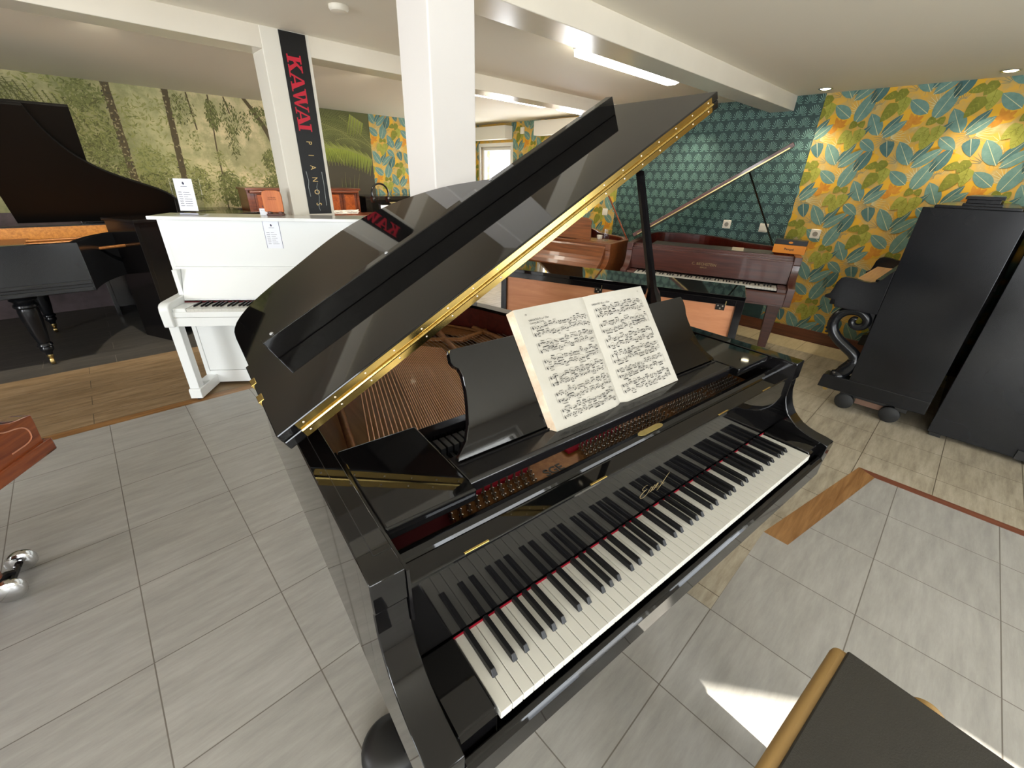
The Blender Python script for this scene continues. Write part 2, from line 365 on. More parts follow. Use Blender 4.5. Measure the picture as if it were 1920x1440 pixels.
def leaf_paper(mb, rects, P, umin, umax, vmin, vmax, flip, u0, v0, detail=True):
    """u runs along the wall; flip=-1 when the picture's right is -u"""
    pp = Paper(mb, rects, P)
    def unit(ox, oy):
        def S(dx, dy): return (ox + flip * dx, oy + dy)
        def Lf(dx, dy, ln, wd, ang, m, lift, heart=False, vein=True):
            a_ = ang if flip == 1 else 180 - ang
            x, y = S(dx, dy); pp.shape(leaf(x, y, ln, wd, a_, heart), m, lift)
            if vein:
                e = (x + ln * .95 * cos(R(a_)), y + ln * .95 * sin(R(a_))); pp.stroke((x, y), e, .0022, .0008, 7 if m in (1, 2) else 3, lift + .0004)
                if detail and m in (3, 4):
                    for t in (.3, .5, .7):
                        c0 = (x + ln * t * cos(R(a_)), y + ln * t * sin(R(a_)))
                        for sg in (1, -1):
                            g = R(a_ + sg * 50); pp.stroke(c0, (c0[0] + wd * .35 * cos(g), c0[1] + wd * .35 * sin(g)), .0016, .0005, 3 if m == 4 else 4, lift + .0004)
        def spray(dx, dy, r, a0, a1, n, m=8):
            x, y = S(dx, dy)
            for i in range(n):
                g = R(a0 + (a1 - a0) * i / (n - 1)); g = g if flip == 1 else pi - g
                pp.stroke((x + .02 * cos(g), y + .02 * sin(g)), (x + r * cos(g), y + r * sin(g)), .0022, .0006, m, .0006)
        # bright patches and flowers
        for dx, dy, s_ in ((-.10, -.43, .12), (.17, -.10, .10), (-.03, -.16, .07), (-.20, -.33, .08), (.42, -.38, .09)):
            x, y = S(dx, dy); pp.shape([(x + s_ * (1 + .25 * sin(3 * t)) * cos(t), y + s_ * .75 * sin(t)) for t in [k * pi / 6 for k in range(12)]], 6, .0004)
        spray(.04, -.24, .10, 150, 330, 14, 8); spray(.04, -.24, .12, -20, 60, 8, 7); spray(-.10, -.01, .09, 60, 210, 11); spray(.22, -.30, .08, 120, 300, 9, 7)
        spray(.14, .09, .10, 0, 180, 12, 8); spray(.30, -.03, .10, 60, 200, 10, 7); spray(.22, -.40, .08, -90, 60, 9, 8)
        for a_, l_, w_ in ((113, .084, .034), (80, .07, .03), (44, .078, .034), (-131, .072, .032), (-150, .09, .03), (160, .06, .03), (10, .06, .028)): Lf(.171, -.145, l_, w_, a_, 5, .0008 + l_ * .001, vein=False)
        for a_, l_, w_ in ((20, .11, .04), (-20, .09, .035), (60, .08, .03), (-150, .08, .03)): Lf(-.12, -.40, l_, w_, a_, 5, .0008 + l_ * .001, vein=False)
        for nm, x, y, l_, a_, w_, m_ in (('D', -.238, -.125, .262, 70, .115, 1), ('A', -.035, -.225, .199, 120, .105, 1), ('B', -.015, -.222, .185, 55, .06, 2), ('C', -.001, -.242, .18, 43, .07, 1), ('E', -.286, -.078, .175, 143, .095, 1),
                ('G', .251, -.457, .217, 123, .105, 1), ('H', .254, -.436, .19, 56, .06, 2), ('I', .271, -.476, .22, 42, .08, 1), ('J', -.148, -.255, .150, -36, .085, 1), ('H2', -.235, -.31, .22, 52, .055, 2), ('D2', -.16, .02, .20, 66, .10, 2)):
            Lf(x, y, l_, w_, a_, m_, .0011 + .0001 * (ord(nm[0]) - 64))
        Lf(.043, -.268, .135, .10, -72, 2, .0012, heart=True)
        for x, y, l_, a_, w_ in ((.004, .082, .10, -161, .062), (.050, .112, .105, -116, .075), (.017, .015, .158, -117, .095)): Lf(x, y, l_, w_, a_, 3, .0026 + .0004 * l_ * 10, heart=True)
        Lf(.066, .055, .14, .085, -91, 4, .0024, heart=True)
        for x, y, l_, a_, w_ in ((.307, -.112, .068, -132, .062), (.335, -.11, .06, -60, .055)): Lf(x, y, l_, w_, a_, 3, .0024, heart=True)
        for x, y, l_, a_, w_ in ((.290, -.183, .129, -130, .095), (.352, -.165, .117, -88, .09), (.312, -.227, .120, -101, .092), (.275, -.200, .06, -89, .05)): Lf(x, y, l_, w_, a_, 4, .0030 + .0002 * x, heart=True)
    PW, PH, SKEW = .53, .53, -.04
    j0 = int((vmin - v0) / PH) - 1; j1 = int((vmax - v0) / PH) + 2
    for j in range(j0, j1):
        oy = v0 + j * PH; i0 = int((umin - u0) / PW) - 3; i1 = int((umax - u0) / PW) + 3
        for i in range(i0, i1):
            ox = u0 + i * PW + j * SKEW * flip
            if umin - .45 < ox < umax + .45: unit(ox, oy)

# right wall: leaf paper, fan paper, windows
WZ0, WZ1 = .88, 1.95
wr = MB()
ys = [YF - .1, 1.165, 3.31] + [v for ab in sorted(SIDEWIN) for v in ab] + [YB + .1]
for a, b in zip(ys[:-1], ys[1:]):
    if (a, b) in [tuple(x) for x in SIDEWIN]:
        wr.box(XR, a, 0, XR + .2, b, WZ0, 0); wr.box(XR, a, WZ1, XR + .2, b, H, 0)
    else: wr.box(XR, a, 0, XR + .2, b, H, 9 if a == 1.165 else 0)
PRr = lambda u, v, l: (XR - .0005 - l, u, v)
leaf_paper(wr, [(-1.5, 1.165, .0, H)], PRr, -1.5, 1.165, 0, H, -1, .638, 2.144)
leaf_paper(wr, [(3.31, SIDEWIN[1][0], 0, H), (SIDEWIN[1][1], SIDEWIN[0][0], 0, H), (SIDEWIN[0][1], YB, 0, H)], PRr, 3.31, YB, .6, H, -1, 3.66, 2.11, detail=False)
# fans
nrow = 0; v = H + .03; fp = Paper(wr, [(1.165, 3.31, .1, H)], PRr)
while v > .45:
    u = 1.165 + (.0585 if nrow % 2 else 0)
    while u < 3.37:
        cx, cy = u, v - .098
        for k in range(11):
            g = R(4 + 172 * k / 10); g2 = .6 if k % 2 else .55
            r0, r1 = .016, .064 if k not in (0, 10) else .056
            wv = .0044
            a_ = (cx + r0 * cos(g) * .86, cy + r0 * sin(g)); b_ = (cx + r1 * cos(g) * .86, cy + r1 * sin(g) * 1.28)
            fp.stroke(a_, b_, .0008, wv * .62, 10, .0006)
        u += .117
    v -= .0975; nrow += 1
FANB = noisy('fan_paper_base', [srgb(36, 62, 62), srgb(48, 76, 74)], nscale=20, rough=.5)
FANL = M('fan_paper_rays', srgb(130, 172, 160), .42)
o = room_obj(wr, 'wall_right', LEAFMATS + [FANB, FANL], fix=False)

# side windows
for i, (a, b) in enumerate(SIDEWIN):
    f = MB(); t = .055
    f.box(XR + .03, a, WZ0, XR + .09, a + t, WZ1); f.box(XR + .03, b - t, WZ0, XR + .09, b, WZ1)
    f.box(XR + .03, a, WZ0, XR + .09, b, WZ0 + t); f.box(XR + .03, a, WZ1 - t, XR + .09, b, WZ1)
    f.box(XR - .012, a - .05, WZ0 - .03, XR + .03, a, WZ1 + .02); f.box(XR - .012, b, WZ0 - .03, XR + .03, b + .05, WZ1 + .02)
    f.box(XR - .012, a - .05, WZ1, XR + .03, b + .05, WZ1 + .05); f.box(XR - .04, a - .06, WZ0 - .05, XR + .03, b + .06, WZ0 - .02)
    if i == 0: f.box(XR - .16, a - .02, WZ1 + .09, XR, b + .1, H - .05)
    else: f.box(XR - .16, a - .02, WZ1 + .11, XR, b + .12, H - .03)
    wo = room_obj(f, 'window_%d' % (i + 1), WHM, bevel=.004)
    g = MB().box(XR + .055, a + t, WZ0 + t, XR + .062, b - t, WZ1 - t).build('window_pane', GLASS, wo); g['kind'] = 'structure'
    if i == 0:
        h = MB().tube([(XR + .02, b - .03, 1.42), (XR - .02, b - .03, 1.42), (XR - .02, b - .03, 1.30)], .008, 8).build('window_handle', WHM, wo, smooth=40); h['kind'] = 'structure'

# back wall: jungle mural on the left, leaf paper on the right, mauve dado below
def mural_mat():
    m = bpy.data.materials.new('mural_print'); m.use_nodes = True; nt = m.node_tree; bs = nt.nodes['Principled BSDF']; L = nt.links.new
    tc = nt.nodes.new('ShaderNodeTexCoord'); sx = nt.nodes.new('ShaderNodeSeparateXYZ'); L(tc.outputs['Object'], sx.inputs[0])
    n = nt.nodes.new('ShaderNodeTexNoise'); n.inputs['Scale'].default_value = 2.2; n.inputs['Detail'].default_value = 9; n.inputs['Roughness'].default_value = .65; n.inputs['Distortion'].default_value = .8
    L(tc.outputs['Object'], n.inputs['Vector'])
    ma = nt.nodes.new('ShaderNodeMath'); ma.operation = 'MULTIPLY_ADD'; L(n.outputs['Fac'], ma.inputs[0]); ma.inputs[1].default_value = .9; ma.inputs[2].default_value = -.45
    ad = nt.nodes.new('ShaderNodeMath'); L(sx.outputs['X'], ad.inputs[0]); L(ma.outputs[0], ad.inputs[1])
    mr = nt.nodes.new('ShaderNodeMapRange'); mr.inputs[1].default_value = -2; mr.inputs[2].default_value = 3.3; L(ad.outputs[0], mr.inputs[0])
    cr = nt.nodes.new('ShaderNodeValToRGB'); el = cr.color_ramp.elements; L(mr.outputs[0], cr.inputs[0])
    st = [(-2, (104, 106, 74)), (-.5, (172, 166, 128)), (.1, (158, 154, 114)), (.55, (184, 178, 138)), (.95, (198, 188, 150)), (1.5, (216, 200, 166)), (1.95, (210, 196, 158)), (2.2, (128, 130, 78)), (2.5, (74, 78, 40)), (3.2, (62, 60, 42))]
    while len(el) < len(st): el.new(.5)
    for e_, (x, c) in zip(el, st): e_.position = (x + 2) / 5.3; e_.color = srgb(*c)
    n2 = nt.nodes.new('ShaderNodeTexNoise'); n2.inputs['Scale'].default_value = 5; n2.inputs['Detail'].default_value = 10; n2.inputs['Roughness'].default_value = .7; L(tc.outputs['Object'], n2.inputs['Vector'])
    c2 = nt.nodes.new('ShaderNodeValToRGB'); c2.color_ramp.elements[0].position = .35; c2.color_ramp.elements[0].color = (.62, .68, .55, 1); c2.color_ramp.elements[1].position = .62; c2.color_ramp.elements[1].color = (1.08, 1.06, 1.0, 1); L(n2.outputs['Fac'], c2.inputs[0])
    mx = nt.nodes.new('ShaderNodeMixRGB'); mx.blend_type = 'MULTIPLY'; mx.inputs[0].default_value = 1; L(cr.outputs[0], mx.inputs[1]); L(c2.outputs[0], mx.inputs[2])
    n3 = nt.nodes.new('ShaderNodeTexNoise'); n3.inputs['Scale'].default_value = 1.5; n3.inputs['Detail'].default_value = 12; n3.inputs['Roughness'].default_value = .75; L(tc.outputs['Object'], n3.inputs['Vector'])
    c3 = nt.nodes.new('ShaderNodeValToRGB'); c3.color_ramp.elements[0].position = .49; c3.color_ramp.elements[0].color = (0, 0, 0, 1); c3.color_ramp.elements[1].position = .56; c3.color_ramp.elements[1].color = (.5, .5, .5, 1); L(n3.outputs['Fac'], c3.inputs[0])
    m3 = nt.nodes.new('ShaderNodeMixRGB'); L(c3.outputs[0], m3.inputs[0]); L(mx.outputs[0], m3.inputs[1]); m3.inputs[2].default_value = srgb(112, 118, 76); L(m3.outputs[0], bs.inputs['Base Color'])
    bs.inputs['Roughness'].default_value = .8; return m
MUR = mural_mat()
DADO = noisy('mauve_dado', [srgb(66, 54, 56), srgb(100, 86, 88)], nscale=5, rough=.7)
MT = [MUR, M('mural_trunk', srgb(84, 74, 50), .8), M('mural_dark_leaf', srgb(90, 92, 52), .8), M('mural_mid_leaf', srgb(114, 118, 68), .8),
      M('mural_light_leaf', srgb(136, 138, 80), .8), M('mural_bright_frond', srgb(148, 160, 62), .8), M('mural_lichen', srgb(150, 138, 104), .8), M('mural_shadow', srgb(70, 64, 50), .8),
      M('mural_haze_leaf', srgb(142, 142, 90), .8), DADO] + LEAFMATS
wb = MB(); MZ = 1.04
wb.box(XL, YB, 0, 3.14, YB + .2, MZ, 9); wb.box(XL, YB, MZ, 3.14, YB + .2, H, 0); wb.box(3.14, YB, 0, XR + .2, YB + .2, H, 10)
PB = lambda u, v, l: (u, YB - .0005 - l, v)
class Off(Paper):
    def shape(s, pts, m, lift): Paper.shape(s, pts, m + s.k, lift)
tmp = MB(); leaf_paper(tmp, [(3.14, XR, .0, H)], PB, 3.14, XR, .9, H, 1, 3.55, 2.08, detail=False)
wb.add(tmp.v, tmp.f, 0); wb.m[-len(tmp.f):] = [m + 10 for m in tmp.m]
mp_ = Paper(wb, [(XL, 3.14, MZ, H)], PB); rnd = random.Random(5)
def foliage(cx, cy, rx, ry, n, ms, s0, s1, lift, ang=(0, 360)):
    for _ in range(n):
        t = rnd.random() * 2 * pi; q = rnd.random() ** .5
        s_ = rnd.uniform(s0, s1)
        mp_.shape(leaf(cx + rx * q * cos(t), cy + ry * q * sin(t), s_, s_ * rnd.uniform(.2, .42), rnd.uniform(*ang), n=3), rnd.choice(ms), lift + rnd.random() * .0012)
def frond(x, y, a0, ln, droop, m, lift, nl=22, ll=.16, w=.004):
    pts = []; a = R(a0); px, py = x, y
    for i in range(nl):
        pts.append((px, py, a)); px += ln / nl * cos(a); py += ln / nl * sin(a); a -= R(droop) / nl
    for i, (qx, qy, qa) in enumerate(pts):
        t = i / nl; L_ = ll * sin(pi * (.15 + .8 * t)) ** .7
        for s_ in (1, -1):
            g = qa + s_ * R(52 - 20 * t); mp_.stroke((qx, qy), (qx + L_ * cos(g), qy + L_ * sin(g)), w * .6, w * .12, m, lift)
        if i: mp_.stroke(pts[i - 1][:2], (qx, qy), .004, .004, m, lift)
foliage(-.1, 1.95, .5, .4, 700, [8, 4, 3], .02, .06, .0008); foliage(.5, 1.35, .4, .3, 700, [8, 3, 4], .02, .06, .0008); foliage(1.0, 1.3, .3, .25, 260, [8, 4], .02, .06, .0008)
foliage(.55, 1.95, .3, .25, 220, [8, 4], .02, .05, .0008); foliage(1.6, 1.3, .35, .25, 260, [8, 4], .02, .06, .0008)
mp_.shape([(2.1, 1.04), (2.15, 1.55), (2.3, 1.66), (2.6, 1.62), (2.9, 1.55), (3.13, 1.60), (3.13, 1.04)], 7, .0006)
mp_.shape([(2.15, 2.27), (2.22, 2.0), (2.3, 1.85), (2.6, 1.75), (3.13, 1.7), (3.13, 2.27)], 2, .0006)
for xt, xb, w0, lich in ((.232, .222, .034, 4), (.735, .675, .030, 1)):
    for k in range(28):
        v0_, v1_ = 1.05 + k * .044, 1.05 + (k + 1) * .044; x0 = xb + (xt - xb) * (v0_ - 1.05) / 1.2; x1 = xb + (xt - xb) * (v1_ - 1.05) / 1.2
        mp_.stroke((x0, v0_), (x1, v1_ + .004), w0 + rnd.uniform(-.004, .004), w0 + rnd.uniform(-.004, .004), 1, .0036)
        for _ in range(lich): mp_.shape(leaf(x0 + rnd.uniform(-1.0, .7) * w0, v0_ + rnd.random() * .044, .028, .013, rnd.uniform(0, 360), n=3), rnd.choice([6, 6, 7]), .0044)
path = smoothpts([(1.50, 2.3), (1.57, 2.2), (1.66, 2.05), (1.74, 1.88), (1.80, 1.7), (1.95, 1.58), (2.15, 1.5)], 2)
for i_, (a_, b_) in enumerate(zip(path[:-1], path[1:])): mp_.stroke(a_, b_, .016 + .001 * i_, .017 + .001 * i_, 1, .0036)
for pth in ([(1.14, 2.27), (1.13, 2.0), (1.10, 1.7), (1.10, 1.4), (1.075, 1.05)], [(.93, 2.27), (.94, 2.1), (.95, 1.9)], [(1.30, 2.27), (1.33, 2.1)]):
    p_ = smoothpts(pth, 2)
    for i_, (a_, b_) in enumerate(zip(p_[:-1], p_[1:])): mp_.stroke(a_, b_, .007, .007, 1, .0030)
foliage(.03, 2.15, .16, .12, 320, [2, 3, 3], .02, .05, .0032); foliage(.0, 1.85, .2, .28, 620, [3, 3, 4, 2], .02, .05, .0032); foliage(.02, 1.55, .2, .2, 520, [2, 3], .02, .05, .0034)
foliage(-.05, 1.25, .3, .25, 300, [2, 3, 7], .03, .07, .0034); foliage(.42, 1.5, .16, .2, 380, [3, 8, 4], .02, .05, .003); foliage(.45, 1.25, .2, .2, 300, [2, 3], .02, .06, .003)
foliage(.86, 2.1, .12, .16, 170, [3, 8, 2], .018, .045, .003, (200, 320)); foliage(.9, 1.8, .08, .12, 60, [3, 8], .015, .04, .003, (200, 320))
foliage(1.14, 2.08, .06, .16, 260, [2, 3], .018, .05, .0034, (230, 310)); foliage(1.32, 2.05, .1, .2, 200, [2, 3], .015, .045, .0034, (230, 310)); foliage(1.30, 1.8, .06, .2, 130, [2, 3], .015, .045, .0034, (230, 310))
foliage(1.48, 2.0, .05, .15, 90, [2, 3], .015, .045, .0034, (230, 310)); foliage(1.13, 1.62, .06, .08, 60, [3, 8], .015, .04, .003)
foliage(1.16, 1.28, .13, .2, 520, [2, 3, 3], .02, .055, .0034, (200, 340)); foliage(.86, 1.3, .1, .2, 300, [3, 4, 2, 8], .02, .05, .0032)
foliage(1.66, 2.12, .12, .1, 150, [2, 3], .018, .05, .0036, (220, 340)); foliage(1.72, 1.62, .12, .14, 300, [2, 3], .02, .06, .0038, (220, 320)); foliage(1.7, 1.32, .14, .14, 300, [2, 3, 3], .02, .055, .0036, (220, 320))
for a0, dr_ in ((-20, 70), (-35, 60), (-50, 50), (-10, 80), (-65, 30)): frond(-.75, 2.27, a0, .85, dr_, 2, .0040, ll=.10, w=.005)
for k in range(9): frond(-.62 + .06 * k, 2.26 - .02 * k, -70, .32, 10, 2, .0036, nl=14, ll=.03)
for x, y, a0, dr_ in ((2.15, 2.0, 35, 60), (2.2, 1.9, 20, 40), (2.25, 2.15, 5, 30), (2.3, 1.85, 50, 70), (2.5, 2.2, -15, 20), (2.45, 1.95, 30, 70), (2.15, 2.2, -20, 10)): frond(x, y, a0, .85, dr_, 3, .0042, nl=26, ll=.17, w=.005)
for k in range(16): mp_.stroke((2.86 + .012 * k, 2.24 - .006 * k), (2.78 + .014 * k, 1.98 + .02 * sin(k * 1.7)), .007, .001, 4 if k % 3 else 5, .0050)
for x, y, a0, dr_ in ((2.2, 1.8, 60, 90), (2.35, 2.1, -5, 40), (2.6, 1.9, 20, 70), (2.2, 2.1, -40, 10), (2.7, 2.2, -30, 20)): frond(x, y, a0, .7, dr_, 4, .0046, nl=24, ll=.13, w=.0035)
for k in range(60):
    t_ = k / 59; x = 2.12 + 1.0 * t_; y = 1.70 + .13 * sin(pi * (t_ * .85 + .08)) - .05 * t_
    mp_.stroke((x, y), (x + .05 - .10 * t_, y - .20 + .03 * sin(k * 2.2)), .007, .0012, 5, .0052 + .0003 * (k % 3)); mp_.stroke((x, y), (x - .07, y + .07 + .02 * sin(k)), .006, .001, 4 if k % 2 else 5, .0050)
    mp_.stroke((x, y), (x + .018, y), .005, .005, 4, .0058)
for k in range(26): mp_.stroke((2.6 + .010 * k, 1.10 + .008 * (k % 5)), (2.62 + .012 * k + .04 * sin(k), 1.42 + .08 * sin(k * 1.3)), .006, .001, (3, 7, 1)[k % 3], .0044)
o = room_obj(wb, 'wall_back', MT, fix=False)

# the walls behind and beside the camera, with the shop windows
wf = MB(); z0, z1 = .42, 2.12; xs = [XL] + [v for ab in FRONTWIN for v in ab] + [XR + .2]
for k, (a, b) in enumerate(zip(xs[:-1], xs[1:])):
    if k % 2: wf.box(a, YF - .2, 0, b, YF, z0); wf.box(a, YF - .2, z1, b, YF, H)
    else: wf.box(a, YF - .2, 0, b, YF, H)
room_obj(wf, 'wall_front', WHM)
wl = MB(); xs = [YF - .2] + [v for ab in LEFTWIN for v in ab] + [YB + .2]
for k, (a, b) in enumerate(zip(xs[:-1], xs[1:])):
    if k % 2: wl.box(XL - .2, a, 0, XL, b, .4); wl.box(XL - .2, a, 2.1, XL, b, H)
    else: wl.box(XL - .2, a, 0, XL, b, H)
room_obj(wl, 'wall_left', M('taupe_wall_paint', srgb(96, 88, 80), .7))
for i, (a, b) in enumerate(LEFTWIN):
    f = MB(); t = .05
    f.box(XL - .12, a, .4, XL - .06, a + t, 2.1).box(XL - .12, b - t, .4, XL - .06, b, 2.1).box(XL - .12, a, .4, XL - .06, b, .4 + t).box(XL - .12, a, 2.1 - t, XL - .06, b, 2.1)
    wo = room_obj(f, 'window_%d' % (i + 7), WHM)
    g = MB().box(XL - .095, a + t, .4 + t, XL - .088, b - t, 2.1 - t).build('window_pane', GLASS, wo); g['kind'] = 'structure'
# street side: unseen boards added only to cut the sun to one wedge
cz = MB().box(XL - 2.0, -5.4, 2.35, .50, YF - .25, 2.40).box(2.0, -5.4, 2.35, XR + 1.5, YF - .25, 2.40); room_obj(cz, 'sun_blocker_1', WHM)
bl = MB().prism([(.50, 2.34), (.50, 2.19), (.591, 2.114), (1.13, 1.648), (1.13, .30), (2.05, .30), (2.05, 2.34)], 'y', -2.985, -2.965); room_obj(bl, 'sun_blocker_2', WHM)
for i, (a, b) in enumerate(FRONTWIN):
    f = MB(); t = .05
    f.box(a, YF - .12, z0, a + t, YF - .06, z1); f.box(b - t, YF - .12, z0, b, YF - .06, z1)
    f.box(a, YF - .12, z0, b, YF - .06, z0 + t); f.box(a, YF - .12, z1 - t, b, YF - .06, z1)
    wo = room_obj(f, 'window_%d' % (i + 3), WHM)
    g = MB().box(a + t, YF - .095, z0 + t, b - t, YF - .088, z1 - t).build('window_pane', GLASS, wo); g['kind'] = 'structure'
# skirting
sk = MB().box(XR - .018, YF, 0, XR, YB, .125); room_obj(sk, 'baseboard_right', SKIRT, bevel=.004)
sk = MB().box(1.1, YB - .018, 0, XR, YB, .125); room_obj(sk, 'baseboard_back', SKIRT)

# ------------------------------------------------------------------ lamps
def batten(x0, x1, y0, y1, label):
    t = thing('ceiling_light', label, 'ceiling light', rw((x0 + x1) / 2, (y0 + y1) / 2, H), AR, 'long ceiling battens')
    hx, hy = (x1 - x0) / 2, (y1 - y0) / 2
    MB().box(-hx, -hy, -.03, hx, hy, 0).build('housing', WHM, t)
    MB().prism([(-hy, -.03), (-hy * .9, -.065), (-hy * .5, -.075), (hy * .5, -.075), (hy * .9, -.065), (hy, -.03)], 'x', -hx + .01, hx - .01).build('diffuser', LAMP, t, smooth=50)
batten(2.30, 3.46, 1.79, 1.93, 'long bright batten lamp on the ceiling behind the front beam')
batten(2.55, 3.75, 3.46, 3.60, 'batten lamp hidden behind the rear beam, nearer the square column')
batten(4.0, 4.9, 3.46, 3.60, 'batten lamp behind the rear beam, nearer the side window')
def spot(x, y, power, label, cone=100, col=(1, .86, .66), blend=.8, tilt=0):
    t = thing('recessed_spotlight', label, 'spotlight', rw(x, y, H), AR, 'recessed ceiling spots')
    MB().lathe([(.040, -.001), (.056, -.001), (.056, -.005), (.050, -.007), (.040, -.003)], n=20).build('trim_ring', CHROME, t, smooth=40)
    MB().lathe([(.001, -.009), (.030, -.008), (.039, -.004), (.039, -.001), (.001, -.001)], n=20).build('lamp', SPOTM, t)
    l = bpy.data.lights.new('spot', 'SPOT'); l.energy = power; l.color = col; l.spot_size = R(cone); l.spot_blend = blend; l.shadow_soft_size = .03
    o = bpy.data.objects.new('spot_light', l); COL.objects.link(o); o.location = rw(x, y, H - .02); o.rotation_euler = (R(tilt), 0, AR)
spot(4.77, 1.12, 30, 'small recessed spotlight near the edge of the fan wallpaper')
spot(4.77, 0.0, 30, 'small recessed spotlight above the leaf wallpaper, at the right edge of the picture')
spot(4.74, 2.3, 26, 'small recessed spotlight lighting the fan wallpaper behind the beam')
spot(4.77, -1.2, 26, 'recessed spotlight outside the picture to the right')
for x, nm in ((-1.6, 'over the old black grand'), (.1, 'left of the white pillar'), (1.9, 'between the pillar and the square column')): spot(x, 3.62, 120, 'added spotlight hidden behind the rear beam ' + nm, 95, (1, .90, .72), tilt=52)  # added lamps, kept out of view behind the beam to brighten the mural
spot(2.9, 4.6, 45, 'recessed spotlight over the back of the shop', 140, (1, .88, .68))

# ------------------------------------------------------------------ small wall things
def socket(y, z, label, kind, group=None):
    t = thing(kind, label, 'socket' if kind == 'wall_socket' else 'switch', rw(XR, y, z), AR, group)
    MB().box(-.012, -.044, -.044, -.001, .044, .044).build('face_plate', PLAST, t, bevel=.006)
    if kind == 'wall_socket':
        q = MB().lathe([(.001, 0), (.021, 0), (.023, .003), (.021, .004), (.001, .0035)], n=20); q.xf(Matrix.Translation((-.0125, 0, 0)) @ Matrix.Rotation(R(-90), 4, 'Y')); q.build('outlet', M('socket_shade', srgb(150, 144, 130), .4), t)
    else: MB().box(-.016, -.028, -.028, -.011, .028, .028).build('rocker', PLAST, t, bevel=.003)
socket(1.777, 1.088, 'white wall socket on the fan wallpaper, right of the black lid prop', 'wall_socket')
socket(1.385, 1.086, 'white light switch on the fan wallpaper above the orange box', 'light_switch')
socket(.896, 1.075, 'white wall socket on the yellow leaf wallpaper', 'wall_socket')
socket(3.46, 1.10, 'white switch plate on leaf wallpaper next to the fan wallpaper edge', 'light_switch')
socket(3.80, 1.11, 'white switch plate on leaf wallpaper just above the teak music desk', 'light_switch')
t = thing('wall_thermostat', 'small white box high on the wall beside the window', 'thermostat', rw(XR, 5.165, 2.15), AR)
MB().box(-.03, -.035, -.045, -.001, .035, .045).build('housing', PLAST, t, bevel=.004)
t = thing('smoke_detector', 'round white smoke detector on the ceiling, left of the square column', 'smoke detector', rw(.99, 2.42, H), AR)
MB().lathe([(.05, 0), (.05, -.012), (.042, -.024), (.02, -.03), (.001, -.03)], n=28).build('housing', PLAST, t, smooth=40)
# ------------------------------------------------------------------ grand pianos
def rim_mesh(out, t, z0, z1, m=0):
    inn = offset_line(out, t); mb = MB(); n = len(out)
    for i in range(n - 1):
        a, b, c_, d = out[i], out[i + 1], inn[i + 1], inn[i]
        mb.add([(a[0], a[1], z0), (b[0], b[1], z0), (b[0], b[1], z1), (a[0], a[1], z1), (d[0], d[1], z0), (c_[0], c_[1], z0), (c_[0], c_[1], z1), (d[0], d[1], z1)],
               [(0, 1, 2, 3), (5, 4, 7, 6), (3, 2, 6, 7), (1, 0, 4, 5)], m)
    for i in (0, n - 1):
        a, d = out[i], inn[i]; mb.add([(a[0], a[1], z0), (a[0], a[1], z1), (d[0], d[1], z1), (d[0], d[1], z0)], [(0, 1, 2, 3)], m)
    bm = bmesh.new(); me = bpy.data.meshes.new('t'); me.from_pydata(mb.v, [], mb.f); bm.from_mesh(me)
    bmesh.ops.remove_doubles(bm, verts=bm.verts, dist=1e-5)
    mb2 = MB(); bm.verts.index_update(); mb2.v = [tuple(v.co) for v in bm.verts]; mb2.f = [tuple(v.index for v in f.verts) for f in bm.faces]; mb2.m = [m] * len(mb2.f)
    bm.free(); return mb2
def keyboard(root, kz, n0=0, n1=52, cols=(IVORY, EBONY), kl=.150, sharp_back=.150, off=(0, 0)):
    W = 1.224 / 52; wk = bk = None
    for i in range(n0, n1):
        x = i * W
        if wk is None:
            mb = MB().box(.0005, 0, -.019, W - .0006, kl, 0); wk = mb.build('white_key', cols[0], root, (x + off[0], off[1], kz), bevel=.0012, seg=2)
        else: child_copy(wk, root, (x + off[0], off[1], kz))
    for i in range(n0, n1 - 1):
        if (i % 7) in (0, 2, 3, 5, 6):          # A C D F G carry a sharp to their right
            x = (i + 1) * W + {0: .001, 2: -.002, 3: .002, 5: -.0025, 6: 0}[i % 7]
            if bk is None:
                mb = MB(); y0, y1 = .050, sharp_back
                mb.add([(-.0057, y0, -.001), (.0057, y0, -.001), (.0057, y1, -.001), (-.0057, y1, -.001), (-.0043, y0 + .009, .0115), (.0043, y0 + .009, .0115), (.0046, y1, .012), (-.0046, y1, .012)],
                       [(0,3,2,1),(4,5,6,7),(0,1,5,4),(1,2,6,5),(2,3,7,6),(3,0,4,7)])
                bk = mb.build('black_key', cols[1], root, (x + off[0], off[1], kz), bevel=.0011, seg=2)
            else: child_copy(bk, root, (x + off[0], off[1], kz))
def arm_profile(zt, kz, zb):
    d = kz - .73
    return [(.205, zb), (-.010, zb), (-.019, kz + .0), (-.018, kz + .014), (.004, kz + .019), (.037, kz + .023), (.060, kz + .029), (.082, kz + .038), (.100, kz + .052), (.117, kz + .068), (.130, kz + .088),
            (.139, kz + .112), (.146, kz + .14), (.148, zt - .068), (.143, zt - .062), (.143, zt), (.205, zt)]
def lidmat(xh, yh, zh, ang):
    a = R(ang); return Matrix(((cos(a), 0, -sin(a), xh), (0, 1, 0, yh), (sin(a), 0, cos(a), zh), (0, 0, 0, 1)))
